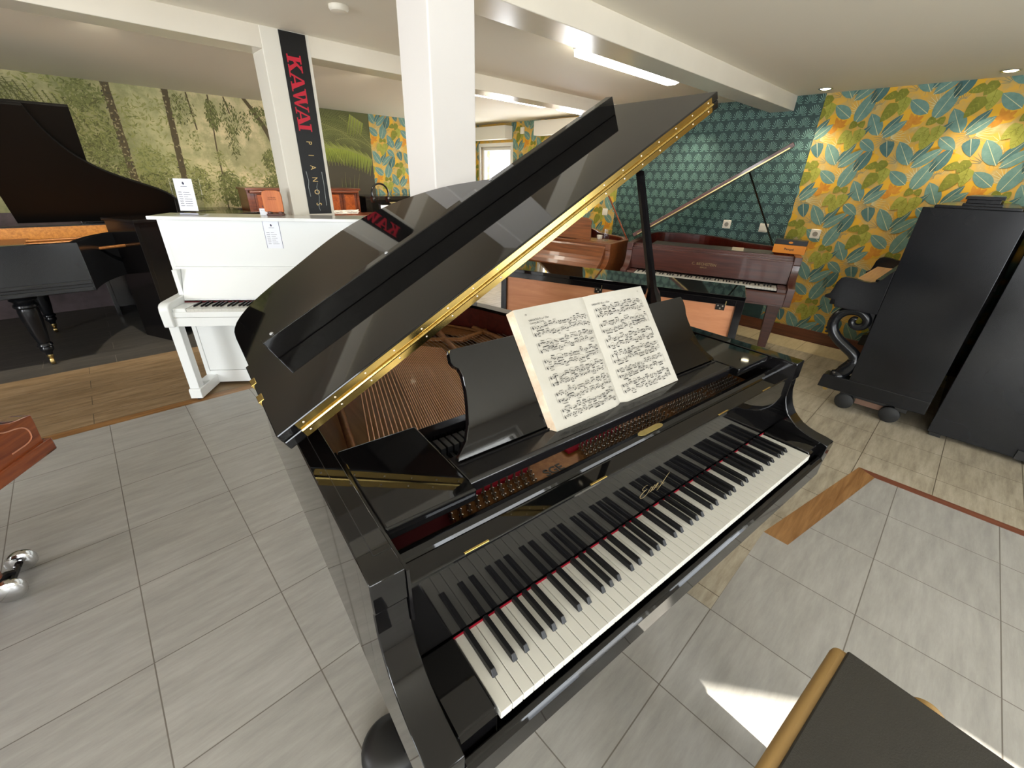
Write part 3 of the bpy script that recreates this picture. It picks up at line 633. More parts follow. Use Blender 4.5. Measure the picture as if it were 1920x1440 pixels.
def square_leg(root, x, y, z1, mat, w0=.055, w1=.035, caster=BRASS2):
    mb = MB(); z0 = .075
    mb.box(-w0 - .012, -w0 - .012, z1 - .05, w0 + .012, w0 + .012, z1)
    mb.add([(-w0,-w0,z1-.05),(w0,-w0,z1-.05),(w0,w0,z1-.05),(-w0,w0,z1-.05),(-w1,-w1,z0),(w1,-w1,z0),(w1,w1,z0),(-w1,w1,z0)],
           [(0,1,2,3),(7,6,5,4),(0,4,5,1),(1,5,6,2),(2,6,7,3),(3,7,4,0)])
    l = mb.build('leg', mat, root, (x, y, 0), bevel=.003)
    c_ = MB(); c_.lathe([(.02, .075), (.02, .055), (.012, .05), (.001, .05)], n=12)
    q = MB().lathe([(.001, -.011), (.024, -.011), (.026, 0), (.024, .011), (.001, .011)], n=18); q.xf(Matrix.Translation((.012, 0, .026)) @ Matrix.Rotation(R(90), 4, 'X')); c_.add(q.v, q.f)
    c_.build('caster', caster, l, smooth=40)
    return l
def turned_leg(root, x, y, z1, mat, caster=BRASS2):
    pr = [(.001, z1), (.085, z1), (.085, z1 - .03), (.062, z1 - .045), (.075, z1 - .06), (.080, z1 - .075), (.066, z1 - .09), (.058, z1 - .10), (.072, z1 - .115), (.074, z1 - .13), (.060, z1 - .145), (.064, z1 - .17),
          (.062, z1 - .22), (.048, .26), (.036, .19), (.046, .178), (.048, .165), (.036, .155), (.042, .14), (.040, .125), (.024, .105), (.020, .085), (.001, .085)]
    l = MB().lathe(pr, n=28).build('leg', mat, root, (x, y, 0), smooth=35)
    c_ = MB(); c_.lathe([(.018, .088), (.022, .07), (.015, .055), (.001, .055)], n=14)
    q = MB().lathe([(.001, -.012), (.027, -.012), (.030, 0), (.027, .012), (.001, .012)], n=18); q.xf(Matrix.Translation((.014, 0, .030)) @ Matrix.Rotation(R(90), 4, 'X')); c_.add(q.v, q.f)
    c_.build('caster', caster, l, smooth=40); return l
MAINLID = [(0, 0), (0, .72), (.004, .80), (.03, .875), (.085, .94), (.16, .985), (.30, 1.03), (.45, 1.085), (.58, 1.105), (.70, 1.07), (.80, 1.0), (.88, .90), (.945, .78), (.985, .64), (1.02, .52),
           (1.09, .42), (1.21, .34), (1.34, .27), (1.44, .18), (1.485, .08), (1.485, 0)]
def outline_from_lid(lid, yh, ystart=.20):
    pts = [(-.133, ystart)] + [(u - .133 + (.005 * u / 1.485), v + yh) for u, v in lid] + [(1.357, ystart)]
    return pts
def grand(name, label, cat, loc, rz, mat, lid=MAINLID, yh=.525, flap=.40, ang=28.5, zt=.98, kz=.73, zb=.62, flapbar=True, in_mat=MAHG, lid_hinge='brass', prop=None, desk=None, legs='square', legpos=None, keys=True, group=None, th=.022, plate=True, soft=True):
    t = thing(name, label, cat, loc, rz, group)
    lid_s = [lid[0]] + smoothpts(lid[1:-1], 1) + [lid[-1]] if soft else lid
    out = outline_from_lid(lid_s, yh)
    rim = rim_mesh(out, .055, zb, zt)
    for x0 in (-.133, 1.302): rim.prism(arm_profile(zt, kz, zb), 'x', x0, x0 + .055)
    rim.build('case', mat, t, bevel=.0022, smooth=30)
    inn = offset_line(out, .0565); mb = MB()
    for a, b in zip(inn[:-1], inn[1:]):
        mb.add([(a[0], a[1], zb + .16), (b[0], b[1], zb + .16), (b[0], b[1], zt - .012), (a[0], a[1], zt - .012)], [(0, 1, 2, 3)])
    mb.build('inner_rim', in_mat, t, smooth=40, fix=False)
    floor_ = offset_line(out, .05)
    MB().prism([(floor_[0][0], .05)] + floor_ + [(floor_[-1][0], .05)], 'z', zb + .02, zb + .05).build('keybed', mat if not plate else BLKM, t)
    MB().prism(floor_, 'z', zt - .17, zt - .155).build('soundboard', SPRUCE, t, fix=True)
    # lid and folded flap
    if ang is not None:
        ML = lidmat(-.15, yh, zt + .02, ang)
        l = MB().prism([(u, v) for u, v in lid_s], 'z', 0, th).xf(ML).build('lid', mat, t, bevel=.003)
        if flap:
            f = MB().box(0, 0, th + .0005, 1.485, flap, 2 * th).xf(ML).build('lid_flap', mat, t, bevel=.003)
            if flapbar: MB().box(.08, flap - .087, 2 * th + .0002, 1.40, flap - .057, 2 * th + .054).xf(ML).build('front_rail', mat, f, bevel=.002)
        if lid_hinge:
            hb = MB(); hb.box(.04, -.0022, .002, 1.45, -.0002, th - .003 if flap else .011)
            if flap: hb.box(.04, -.0022, th + .003, 1.45, -.0002, 2 * th - .003)
            k = 0; u = .042
            while u < 1.447 and flap: 
                hb.tube([(u, -.0046, th), (min(u + .0245, 1.449), -.0046, th)], .0038, 8); u += .0252
            hb.xf(ML); hg = hb.build('lid_hinge' if flap else 'brass_edge_strip', BRASS if lid_hinge == 'brass' else BRASS2, t)
    else: ML = None
    if keys: keyboard(t, kz)
    for x0, x1 in ((-.075, -.003), (1.228, 1.299)):
        MB().prism([(.004, kz - .09), (.004, kz - .005), (.010, kz + .006), (.149, kz + .010), (.149, kz - .09)], 'x', x0, x1).build('key_block', mat, t, bevel=.003)
    MB().prism([(-.022, zb + .012), (-.022, kz - .040), (-.016, kz - .031), (-.004, kz - .030), (-.004, zb + .012)], 'x', -.077, 1.301).build('key_slip', mat, t, bevel=.003)
    MB().box(-.0775, -.008, zb - .005, 1.3015, .12, zb + .019).build('front_rail_board', mat, t, bevel=.002)
    legpos = legpos or [(-.045, .36), (1.27, .36), (.45, yh + .92)]
    for x, y in legpos: (square_leg if legs == 'square' else turned_leg)(t, x, y, zb + .02, mat)
    return t, ML, out

# ---- the black grand in front
G, ML, OUT = grand('grand_piano', 'black lacquered grand piano in the foreground with open lid and sheet music on its desk', 'piano', (0, 0, 0), 0, BLK)
ZT = .98
# groove line of the inlaid lid stop on the left rim
MB().box(-.1088, .191, ZT, -.1078, .9, ZT + .0004).box(-.1088, .191, ZT, -.079, .192, ZT + .0004).build('rim_groove_line', M('groove_reflection', (.02, .02, .02, 1), .3), G)
for x0, x1, nm in ((-.0725, .105, 'left'), (1.09, 1.287, 'right')):
    MB().box(x0, .231, ZT - .028, x1, .497, ZT + .0006).build('desk_side_shelf', BLK, G, bevel=.004, seg=3)
MB().prism([(.258, ZT - .032), (.256, ZT - .008), (.262, ZT - .001), (.345, ZT - .001), (.345, ZT - .020), (.300, ZT - .032)], 'x', .106, 1.089).build('desk_ledge', BLK2, G, bevel=.002)
MB().box(.112, .308, ZT - .0005, 1.085, .312, ZT + .003).build('desk_hinge_strip', BLK2, G)
bt = R(60); DN = Vector((0, -sin(bt), cos(bt))); DU = Vector((0, cos(bt), sin(bt))); DO = Vector((0, .315, .985))
def dsk(x, s, l=0.0): return DO + Vector((x, 0, 0)) + DU * s + DN * l
dp = [(.115, 0), (.117, .008), (.128, .018), (.146, .036), (.160, .064), (.170, .100), (.177, .135), (.179, .165), (.175, .182), (.165, .190), (.161, .200), (.163, .218), (.168, .226),
      (1.000, .226), (1.006, .215), (1.009, .195), (1.007, .182), (1.003, .170), (1.004, .150), (1.012, .110), (1.028, .070), (1.050, .038), (1.078, .014), (1.086, .006), (1.087, 0)]
dm = MB(); n_ = len(dp)
dm.add([dsk(x, s) for x, s in dp] + [dsk(x, s, -.016) for x, s in dp], [tuple(range(n_)), tuple(range(2 * n_ - 1, n_ - 1, -1))] + [(i, (i + 1) % n_, n_ + (i + 1) % n_, n_ + i) for i in range(n_)])
dm.build('music_desk', BLK, G, bevel=.0018, seg=2)
# slots, beams, fallboard
MB().box(-.077, .1505, .742, 1.301, .166, .930).build('fallboard', BLK, G, bevel=.0015)
MB().prism([(.1495, .922), (.1495, .9305), (.1515, .932), (.1905, .932), (.1905, .922)], 'x', -.076, 1.3).build('fallboard_top_strip', BLK, G, bevel=.0012)
MB().prism([(.192, .905), (.192, .930), (.196, .936), (.206, .940), (.216, .9385), (.223, .934), (.223, .905)], 'x', -.076, 1.3).build('name_rail', BLK, G, bevel=.0015)
for x in (.028, .335, .843, 1.102): MB().box(x, .1492, .9318, x + .05, .1535, .9342).build('fallboard_hinge', BRASS, G, bevel=.0006)
pl = [(.563, 0), (.568, -.006), (.578, -.0085), (.648, -.0085), (.658, -.005), (.661, 0), (.657, .005), (.648, .0085), (.578, .0085), (.568, .006)]
MB().prism([(x, .207 + y) for x, y in pl], 'z', .9402, .9412).build('brass_name_plate', M('dull_brass_plate', srgb(176, 156, 96), .38, .5), G)
MB().box(-.077, .1485, .7302, 1.301, .1515, .7325).build('red_felt_strip', FELT, G)
for x in (-.0775, 1.2965): MB().box(x, .142, .86, x + .005, .505, .974).build('inner_cheek', BLK2, G)
# lettering on the fallboard
lg = MB(); LX, LZ, LW_, LH = .533, .792, .116, .036
for path in ([(.20,.95),(.12,1.02),(.03,.88),(.05,.66),(.15,.56),(.22,.60),(.10,.52),(-.02,.30),(.02,.02),(.14,-.05),(.26,.12),(.30,.35)],
             [(.30,.25),(.38,.62),(.42,.36),(.38,.12),(.31,.14)], [(.42,.20),(.49,.62),(.53,.36),(.49,.12),(.42,.14)],
             [(.52,.20),(.63,.45),(.60,.60),(.55,.42),(.58,.12),(.68,.20)], [(.68,.58),(.74,.50),(.80,.12),(.88,.18)], [(1.0,.95),(.86,.55),(.74,.10),(.62,-.15)]):
    p3 = [(LX + a * LW_, .1502, LZ + b * LH) for a, b in smoothpts(path, 2)]
    lg.tube(p3, [.0003 + .0004 * sin(pi * i / (len(p3) - 1)) for i in range(len(p3))], 6)
lg.build('lettering', GOLDT, G, smooth=60)
# plate, felts, strings, pins
MB().box(-.075, .19, .852, 1.30, .50, .868).build('pin_block_plate', PLATE, G)
inn1 = offset_line(OUT, .0575); inn2 = offset_line(OUT, .16); pm = MB()
for i in range(2, len(inn1) - 3):
    a, b, c_, d = inn1[i], inn1[i + 1], inn2[i + 1], inn2[i]
    pm.add([(a[0], a[1], .872), (b[0], b[1], .872), (c_[0], c_[1], .862), (d[0], d[1], .862)], [(0, 1, 2, 3)])
pm.tube([(q[0], q[1], .873) for q in offset_line(OUT, .082)[3:-4]], .007, 8)
for x0, y0, x1, y1, r in ((-.030, .50, .030, .87, .011), (.030, .87, .075, 1.30, .011), (.405, .50, .62, 1.42, .014), (.80, .50, .76, 1.28, .014), (1.03, .50, 1.0, .9, .012)):
    pm.tube([(x0, y0, .880), ((x0 + x1) / 2, (y0 + y1) / 2, .882), (x1, y1, .874)], r, 10)
pm.tube([(.36, 1.36, .87), (.62, 1.15, .885), (.80, 1.22, .875)], .012, 8)
pm.build('iron_plate', PLATE, G, smooth=50, fix=False)
MB().box(-.075, .322, .868, .312, .350, .8765).build('red_felt', FELT, G, bevel=.002)
MB().box(.44, .318, .868, .64, .345, .8765).build('red_felt', FELT, G, bevel=.002)
MB().box(-.075, .225, .868, .085, .322, .8725).build('dark_red_felt', FELTD, G)
gb = MB()
for k in range(62): gb.lathe([(.001, .010), (.0022, .008), (.0022, 0)], c=(-.06 + k * .0062, .357 + .004 * (k % 2), .868), n=6)
gb.build('hitch_beads', GREYF, G)
def string(name, p, q, r, mat, proto=None):
    p, q = Vector(p), Vector(q); d = q - p
    if proto is None: o = MB().tube([(0, 0, 0), (0, 0, 1)], 1, 8).build(name, mat, G, smooth=60)
    else: o = proto.copy(); COL.objects.link(o); o.parent = G
    o.location = p; o.rotation_mode = 'QUATERNION'; o.rotation_quaternion = Vector((0, 0, 1)).rotation_difference(d.normalized()); o.scale = (r, r, d.length); return o
pr = None; xs_ = [.004 + i * .0128 for i in range(11)] + [.142 + i * .0068 for i in range(34)]
for i, x in enumerate(xs_):
    y1 = 1.33 - .0052 * i; s_ = string('copper_string', (x, .515, .905), (x + .215 * (y1 - .515) + .05 * (y1 - .515) * (1 - x / .4), y1, .893), .0019 if i < 11 else .00145, COPPER, pr); pr = pr or s_
pr = None
for i in range(48):
    x = .44 + i * .0165; y1 = 1.30 - .0085 * i; s_ = string('steel_string', (x, .515, .893), (x + .04, max(y1, .62), .884), .0007, STEEL, pr); pr = pr or s_
pins = []
for x0, x1, px, rows in ((.070, .305, .0215, 4), (.46, .795, .0165, 4), (.838, 1.015, .0160, 4), (1.055, 1.215, .0155, 4)):
    x = x0
    while x < x1:
        for r_ in range(rows): pins.append((x + (.0054 * r_) % px, .268 + .0155 * r_ - (.002 if x < .4 else 0)))
        x += px
def pinmb(mb, x, y):
    mb.lathe([(.0045, .868), (.0048, .872), (.0045, .881), (.0030, .882), (.0030, .893), (.0022, .896), (.001, .8965)], c=(x, y, 0), n=8); return mb
pins.sort(key=lambda q: (q[0] - CAM['pos'][0]) ** 2 + (q[1] - CAM['pos'][1]) ** 2)
p0 = pinmb(MB(), 0, 0).build('tuning_pin', PIN, G, (pins[0][0], pins[0][1], 0), smooth=40)
for x, y in pins[1:100]: child_copy(p0, G, (x, y, 0))
rest = MB()
for x, y in pins[100:]: pinmb(rest, x, y)
o = rest.build('tuning_pin', PIN, G, smooth=40); o['kind'] = 'stuff'
text_mesh('cast_lettering', 'SGE', .034, BLKM, G, (.365, .292, .8685), Matrix.Rotation(0, 3, 'Z'), bold=.0006)
dr = MB().prism([(.512, .885), (.512, .925), (.518, .934), (.545, .936), (.552, .928), (.552, .885)], 'x', -.02, 1.27); dr.build('damper_rail', BLK2, G, bevel=.002)
dd = MB()
for k in range(66):
    x = .02 + k * .0182
    if not .395 < x < .425: dd.box(x, .455, .888, x + .0135, .500, .921); dd.box(x + .003, .40, .88, x + .011, .455, .905)
dd.box(.02, .47, .886, 1.22, .49, .890); dd.build('damper_row', BLKM, G, bevel=.001)
# hinge screws and lid fittings
hg = [o_ for o_ in G.children if o_.name.startswith('lid_hinge')][0]
q = MB().lathe([(.001, .0011), (.0018, .0009), (.0025, 0)], n=10); q.xf(Matrix.Rotation(R(90), 4, 'X')); sc0 = None
for k in range(19):
    for n_z in (.011, .0335):
        p_ = ML @ Vector((.055 + k * .0765, -.0023, n_z))
        if sc0 is None: sc0 = q.build('screw', SCREW, hg, p_, smooth=60); sc0.rotation_euler = (0, R(-28.5), 0)
        else: child_copy(sc0, hg, p_, (0, R(-28.5), 0))
fl_ = [o_ for o_ in G.children if o_.name.startswith('lid_flap')][0]
bq = MB().lathe([(.001, .003), (.004, .003), (.0055, 0)], n=12); b0 = None
for u in (.11, .47, .86, 1.26):
    p_ = ML @ Vector((u, .33, .0985))
    if b0 is None: b0 = bq.build('rubber_bumper', M('clear_bumper', (.35, .35, .35, 1), .15), fl_, p_, smooth=60); b0.rotation_euler = (0, R(-28.5), 0)
    else: child_copy(b0, fl_, p_, (0, R(-28.5), 0))
for v in (.17, .27):
    MB().box(-.004, v, .022, .010, v + .035, .0455).xf(ML).build('side_hinge', BRASS, G, bevel=.001)
# prop
P0 = Vector((.848, .538, 1.525)); P1 = Vector((1.325, .725, 1.002)); d = (P1 - P0)
MB().tube([P0, P0 + d * .3, P0 + d * .62, P0 + d * .76, P0 + d * .80, P0 + d * .83, P1], [.012, .0145, .017, .019, .026, .031, .033], 8).build('lid_prop', BLK2, G, smooth=30)
MB().box(1.303, .69, .975, 1.345, .765, 1.008).tube([(1.30, .725, 1.0), (1.352, .725, 1.0)], .009, 10).build('prop_bracket', BLK2, G, bevel=.003)
# lyre with pedals, caster cups
ly = MB().box(.56, .36, .15, .585, .39, .63).box(.63, .36, .15, .655, .39, .63).box(.50, .33, .10, .715, .43, .16); ly.build('pedal_lyre', BLK, G, bevel=.004)
for x in (.545, .6, .655): MB().box(x, .22, .11, x + .025, .34, .122).build('pedal', BRASS, G, bevel=.004)
for nm, x, y in (('left', -.095, .385), ('right', 1.27, .385)):
    MB().lathe([(.001, 0), (.083, 0), (.088, .010), (.086, .03), (.072, .052), (.045, .062), (.001, .062)], n=32).build('caster_cup', BLKM, G, (x, y, 0), smooth=50)

# ------------------------------------------------------------------ music book on the desk
book = thing('music_book', 'open yellowed piano score standing on the black music desk', 'sheet music', dsk(.585, .0, .0))
BO = Vector(book.location)
LQ = [(.338, .279), (.571, .281), (.600, -.016), (.365, -.019)]; RQ = [(.571, .281), (.799, .280), (.850, -.014), (.600, -.016)]
def bil(Q, a, b):
    t = [Q[0][k] * (1 - a) + Q[1][k] * a for k in (0, 1)]; u = [Q[3][k] * (1 - a) + Q[2][k] * a for k in (0, 1)]
    return [t[k] * (1 - b) + u[k] * b for k in (0, 1)]
def lift(side, a):
    e = (1 - a) if side == 0 else a
    return .0165 - .009 * math.exp(-e / .07) + (.001 * sin(pi * e))
def page_pt(side, a, b, dl=0.0):
    x, s = bil((LQ, RQ)[side], a, b); return dsk(x, s, lift(side, a) + dl) - BO
for side in (0, 1):
    N = 16; mb = MB(); top = []
    for i in range(N + 1):
        for j in range(13): top.append(page_pt(side, i / N, j / 12, .0007 * sin(j * 1.1 + i * .4) * (.4 + abs(i / N - (side == 1)))))
    mb.add(top, [(i * 13 + j, (i + 1) * 13 + j, (i + 1) * 13 + j + 1, i * 13 + j + 1) for i in range(N) for j in range(12)], 0)
    loop = [(i, 0) for i in range(N + 1)] + [(N, j) for j in range(1, 13)] + [(i, 12) for i in range(N - 1, -1, -1)] + [(0, j) for j in range(11, 0, -1)]
    off = .010
    lo = []
    for i, j in loop:
        x, s = bil((LQ, RQ)[side], i / N, j / 12); ox = (-off if side == 0 and i == 0 else off * .5 if side == 1 and i == N else 0)
        lo.append(dsk(x + ox, max(s, -.014) if j == 12 else s - (.004 if j == 0 else 0), .001) - BO)
    o0 = len(mb.v); n_ = len(loop)
    mb.add([top[i * 13 + j] for i, j in loop] + lo, [(k, (k + 1) % n_, n_ + (k + 1) % n_, n_ + k) for k in range(n_)], 1)
    mb.build('page_block', [PAPER, PAPERE], book, smooth=50, fix=False)
rn = random.Random(11)
ink = MB(); stf = MB()
def pq(mb, side, pts, dl): mb.poly([page_pt(side, a, b, dl) for a, b in pts])
def seg(mb, side, a0, b0, a1, b1, w_, dl, n=1):
    for k in range(n):
        ta, tb = k / n, (k + 1) / n; xa, ya = a0 + (a1 - a0) * ta, b0 + (b1 - b0) * ta; xb, yb = a0 + (a1 - a0) * tb, b0 + (b1 - b0) * tb
        dx, dy = (xb - xa) * .23, (yb - ya) * .30; l = math.hypot(dx, dy) or 1; nx, ny = -dy / l * w_ / .23, dx / l * w_ / .30
        pq(mb, side, [(xa + nx, ya + ny), (xb + nx, yb + ny), (xb - nx, yb - ny), (xa - nx, ya - ny)], dl)
def blob(side, a, b, r, dl=.0016):
    pq(ink, side, [(a + r * 1.3 * cos(t) / .23, b + r * sin(t) / .30) for t in [k * pi / 3 for k in range(6)]], dl)
for side in (0, 1):
    a0, a1 = ((.13, .955), (.075, .90))[side]
    for sy in range(6):
        b0 = .155 + sy * .138 if side == 0 else .125 + sy * .143
        ae = a1 - (.02 if (side, sy) in ((1, 2),) else 0)
        for st in (0, 1):
            bs = b0 + st * .056
            for k in range(5): seg(stf, side, a0, bs + k * .0056, ae, bs + k * .0056, .00010, .0010, 8)
            x = a0 + .06; blob(side, a0 + .025, bs + .012, .0016); seg(ink, side, a0 + .022, bs - .005, a0 + .028, bs + .03, .00035, .0015, 1); blob(side, a0 + .03, bs + .02, .0013); blob(side, a0 + .045, bs + .004, .0008)
            while x < ae - .03:
                cnt = rn.choice((3, 4, 4, 6)); stp = rn.uniform(.0135, .019); up = rn.random() < .5; base = bs + rn.uniform(.002, .02)
                ys_ = [base + rn.uniform(-.012, .012) for _ in range(cnt)]
                by = (min(ys_) - .018) if up else (max(ys_) + .018)
                for i_, yy in enumerate(ys_):
                    xx = x + i_ * stp
                    if xx > ae - .015: break
                    blob(side, xx, yy, .00125); seg(ink, side, xx + (.004 if up else -.004), yy, xx + (.004 if up else -.004), by, .00016, .0014)
                xe = min(x + (cnt - 1) * stp, ae - .012)
                if xe > x + .01:
                    bold = (side == 1 and rn.random() < .75) or rn.random() < .25
                    seg(ink, side, x, by, xe, by + rn.uniform(-.003, .003), .0009 if bold else .00045, .0017)
                if rn.random() < .28:
                    for i_ in range(5):
                        ta, tb = i_ / 5, (i_ + 1) / 5; yo = bs - .010 if st == 0 else bs - .006
                        seg(ink, side, x + (xe - x) * ta, yo - .010 * sin(pi * ta), x + (xe - x) * tb, yo - .010 * sin(pi * tb), .0002, .0015)
                x = xe + rn.uniform(.020, .034)
        for k in range(5):
            xb = a0 + (ae - a0) * k / 4
            seg(stf if 0 < k < 4 else ink, side, xb, b0, xb, b0 + .056 + .0224, .00022, .0012)
        if (side, sy) in ((1, 2), (1, 5)): seg(ink, side, ae - .004, b0, ae - .004, b0 + .078, .0006, .0013)
        if (side, sy) in ((0, 3), (1, 3)): seg(ink, side, a0 + .085, b0, a0 + .085, b0 + .078, .0007, .0013)
ink.build('printed_notes', INK, book, fix=False); stf.build('staff_lines', LINEI, book, fix=False)
def page_text(side, a, b, txt, size):
    p_ = page_pt(side, a, b, .0016); r_ = (page_pt(side, a + .1, b) - page_pt(side, a - .1, b)); u_ = (page_pt(side, a, b - .1) - page_pt(side, a, b + .1))
    r_.normalize(); u_ = (u_ - r_ * u_.dot(r_)).normalized()
    text_mesh('printed_heading', txt, size, INK, book, p_, basis(r_, u_), extrude=.00002)
page_text(0, .27, .105, 'VARIATIO 9. a 1 Clav.', .0068); page_text(0, .23, .128, 'Canone alla Terza', .0058); page_text(1, .20, .088, 'VARIATIO 10. a 1 Clav.', .0068)
page_text(0, .125, .055, '10', .006); page_text(1, .89, .045, '11', .006)

# ------------------------------------------------------------------ the three other grand pianos
def R3(X, Y): v = rw(X, Y); return (v.x, v.y, 0)
LIDB = [(0, 0), (0, 1.10), (.02, 1.22), (.08, 1.33), (.20, 1.38), (.34, 1.36), (.47, 1.27), (.56, 1.10), (.63, .88), (.70, .68), (.80, .50), (.93, .38), (1.10, .31), (1.30, .27), (1.485, .245), (1.485, 0)]
LIDG = [(0, 0), (0, .72), (.004, .80), (.03, .875), (.085, .94), (.16, .985), (.30, 1.00), (.45, 1.0), (.60, .98), (.72, .93), (.82, .84), (.90, .74), (.96, .64), (1.04, .54), (1.16, .46), (1.30, .40), (1.42, .30), (1.485, .16), (1.485, 0)]
g2, m2, o2 = grand('grand_piano', 'reddish brown mahogany grand piano with open lid in front of the fan wallpaper', 'piano', R3(3.465, 1.944), AR + R(-70.4), MAH2, th=.036, lid=LIDG, yh=.47, flap=None, ang=34, zt=.955, kz=.705, zb=.56, lid_hinge='aged')
MB().box(-.077, .155, .72, 1.301, .172, .905).build('fallboard', MAH2, g2, bevel=.002)
MB().box(-.077, .15, .905, 1.301, .20, .918).build('fallboard_top_strip', MAH2, g2, bevel=.002)
for k in range(4): MB().box(-.06 + k * .335, .214, .926, .255 + k * .335, .235, .929).build('felt_strip', M('tan_felt', srgb(206, 160, 120), .9), g2)
MB().box(-.077, .20, .90, 1.301, .212, .932).build('desk_rail', MAH2, g2, bevel=.002)
MB().box(-.077, .24, .90, 1.301, .262, .948).build('desk_rail', MAH2, g2, bevel=.002)
MB().prism([(.07, .34), (1.15, .34), (1.15, .60), (.07, .60)], 'z', .934, .942).build('music_desk', GREYF, g2)
MB().box(.80, .34, .943, .90, .60, .945).build('paper_slip', M('grey_slip', srgb(170, 160, 140), .8), g2)
MB().tube([(1.17, 1.12, .93), (.787, .52, 1.600)], [.008, .008], 8).build('lid_prop', BLK2, g2)
text_mesh('lettering', 'C. BECHSTEIN', .034, GOLDT, g2, (.60, .1545, .82), basis((1, 0, 0), (0, 0, 1)), extrude=.0002)
text_mesh('lettering', 'BERLIN', .018, GOLDT, g2, (.60, .1545, .79), basis((1, 0, 0), (0, 0, 1)), extrude=.0002)
g1, m1, o1 = grand('grand_piano', 'teak grand piano with raised music desk, left of the mahogany grand', 'piano', R3(3.028, 3.537), AR + R(-78), TEAK, lid=LIDG, yh=.47, flap=None, ang=36, zt=.93, kz=.68, zb=.55, lid_hinge='aged', keys=False)
# closed curved fallboard
cp = [(.20, .56), (-.012, .56), (-.012, .70), (.02, .735), (.06, .765), (.09, .80), (.115, .845), (.135, .885), (.15, .900), (.20, .900)]
MB().prism(cp, 'x', -.077, 1.301).build('closed_fallboard', TEAK, g1, bevel=.003)
MB().box(-.077, .18, .86, 1.301, .235, .925).build('desk_rail', TEAK, g1, bevel=.003)
mb = MB(); pd = [(.12, 0), (1.06, 0), (1.045, .06), (1.02, .15), (1.015, .20), (.96, .225), (.6, .24), (.2, .225), (.15, .19), (.14, .1)]
b6 = R(66)
def d1(x, s, l): return (x, .30 + s * cos(b6) - l * sin(b6), .93 + s * sin(b6) + l * cos(b6))
n_ = len(pd); mb.add([d1(x, s, 0) for x, s in pd] + [d1(x, s, -.014) for x, s in pd], [tuple(range(n_)), tuple(range(2 * n_ - 1, n_ - 1, -1))] + [(i, (i + 1) % n_, n_ + (i + 1) % n_, n_ + i) for i in range(n_)])
mb.build('music_desk', TEAK, g1)
MB().box(.90, .24, .912, 1.29, .50, .928).build('desk_side_shelf', TEAK, g1)
MB().tube([(1.325, .66, .93), (.90, .50, .93 + .02 + 1.05 * .727 - .02)], .008, 8).build('lid_prop', CHRW, g1)
LIDL = [(0, 0), (0, .90), (.02, 1.12), (.10, 1.24), (.22, 1.28), (.36, 1.24), (.50, 1.12), (.60, .97), (.70, .82), (.80, .70), (.92, .60), (1.05, .52), (1.20, .455), (1.36, .41), (1.485, .385), (1.485, 0)]
g3, m3, o3 = grand('grand_piano', 'old black grand piano with turned legs and raised lid at the left edge', 'piano', R3(-1.553, 5.787), AR + R(-90), BLKO, lid=LIDL, yh=.773, flap=.63, flapbar=False, ang=36.4, zt=.965, kz=.72, zb=.60, lid_hinge=None, in_mat=wood('golden_rim_wood', [srgb(150, 92, 30), srgb(206, 142, 62)], 'x'), legs='turned', legpos=[(.10, .72), (1.117, .72), (.35, 1.75)], keys=False)
for o_ in g3.children:
    if o_.name.startswith(('lid', 'lid_flap')): o_.data.materials[0] = BLKD
MB().box(1.352, .02, .655, 1.372, 1.155, .685).box(1.352, .02, .60, 1.366, 1.155, .635).build('case_moulding', BLKO, g3, bevel=.006, seg=3)
MB().box(-.07, .20, .80, 1.30, .80, .86).build('iron_plate', PLATE, g3)
for k in range(5): MB().tube([(.2 + k * .25, .8, .865), (.12 + k * .16, 1.7, .865)], .012, 8).build('plate_strut', PLATE, g3)
MB().tube([(1.29, .72, .96), (.93, .86, .965 + .02 + 1.075 / cos(R(36.4)) * sin(R(36.4)) - .01)], .011, 8).build('lid_prop', WALN, g3)
# cherry grand at the left edge
g4, m4, o4 = grand('grand_piano', 'shiny cherry wood piano with chrome double casters cut off by the left edge', 'piano', R3(-.722, 1.796), AR + R(147.3), CHRW, lid=LIDG, yh=.47, flap=None, ang=0.0, zt=.96, kz=.72, zb=.60, lid_hinge=None, legs='square', legpos=[(1.10, .12), (.45, 1.35)], keys=True, plate=False)
MB().prism([(-.145, -.034), (-.145, 1.0), (-.10, 1.0), (-.10, -.034)], 'z', .585, .632).prism([(1.324, -.034), (1.324, 1.0), (1.369, 1.0), (1.369, -.034)], 'z', .585, .632).box(-.145, -.034, .585, 1.369, .02, .60).build('base_moulding', CHRW, g4, bevel=.005)
ip = smoothpts([(.10, .655), (.02, .655), (.012, .69), (.03, .716), (.10, .73), (.14, .77)], 2)
MB().tube([(-.1335, y, z) for y, z in ip], .0022, 6).build('inlay_line', M('pale_inlay', srgb(196, 130, 96), .3), g4)
lg_ = MB().lathe([(.001, .60), (.06, .60), (.055, .5), (.04, .3), (.034, .12), (.045, .11), (.045, .095), (.001, .095)], n=20).build('leg', CHRW, g4, (.20, .085, 0), smooth=40)
cc = MB(); cc.lathe([(.03, .10), (.03, .085), (.001, .08)], n=16).tube([(0, 0, .075), (-.02, -.05, .07), (-.03, -.065, .06)], .016, 8).tube([(0, -.13, .055), (-.06, 0, .055)], .012, 8)
cc.build('caster_bracket', BLK2, lg_, smooth=40)
for (cx_, cy_) in ((.006, -.142), (-.066, .008)):
    q = MB().lathe([(.001, -.022), (.03, -.022), (.044, -.014), (.047, 0), (.044, .014), (.03, .022), (.001, .022)], n=24)
    q.xf(Matrix.Translation((cx_, cy_, .048)) @ Matrix.Rotation(R(-64), 4, 'Z') @ Matrix.Rotation(R(90), 4, 'Y')); q.build('caster_wheel', CHROME, lg_, smooth=40)

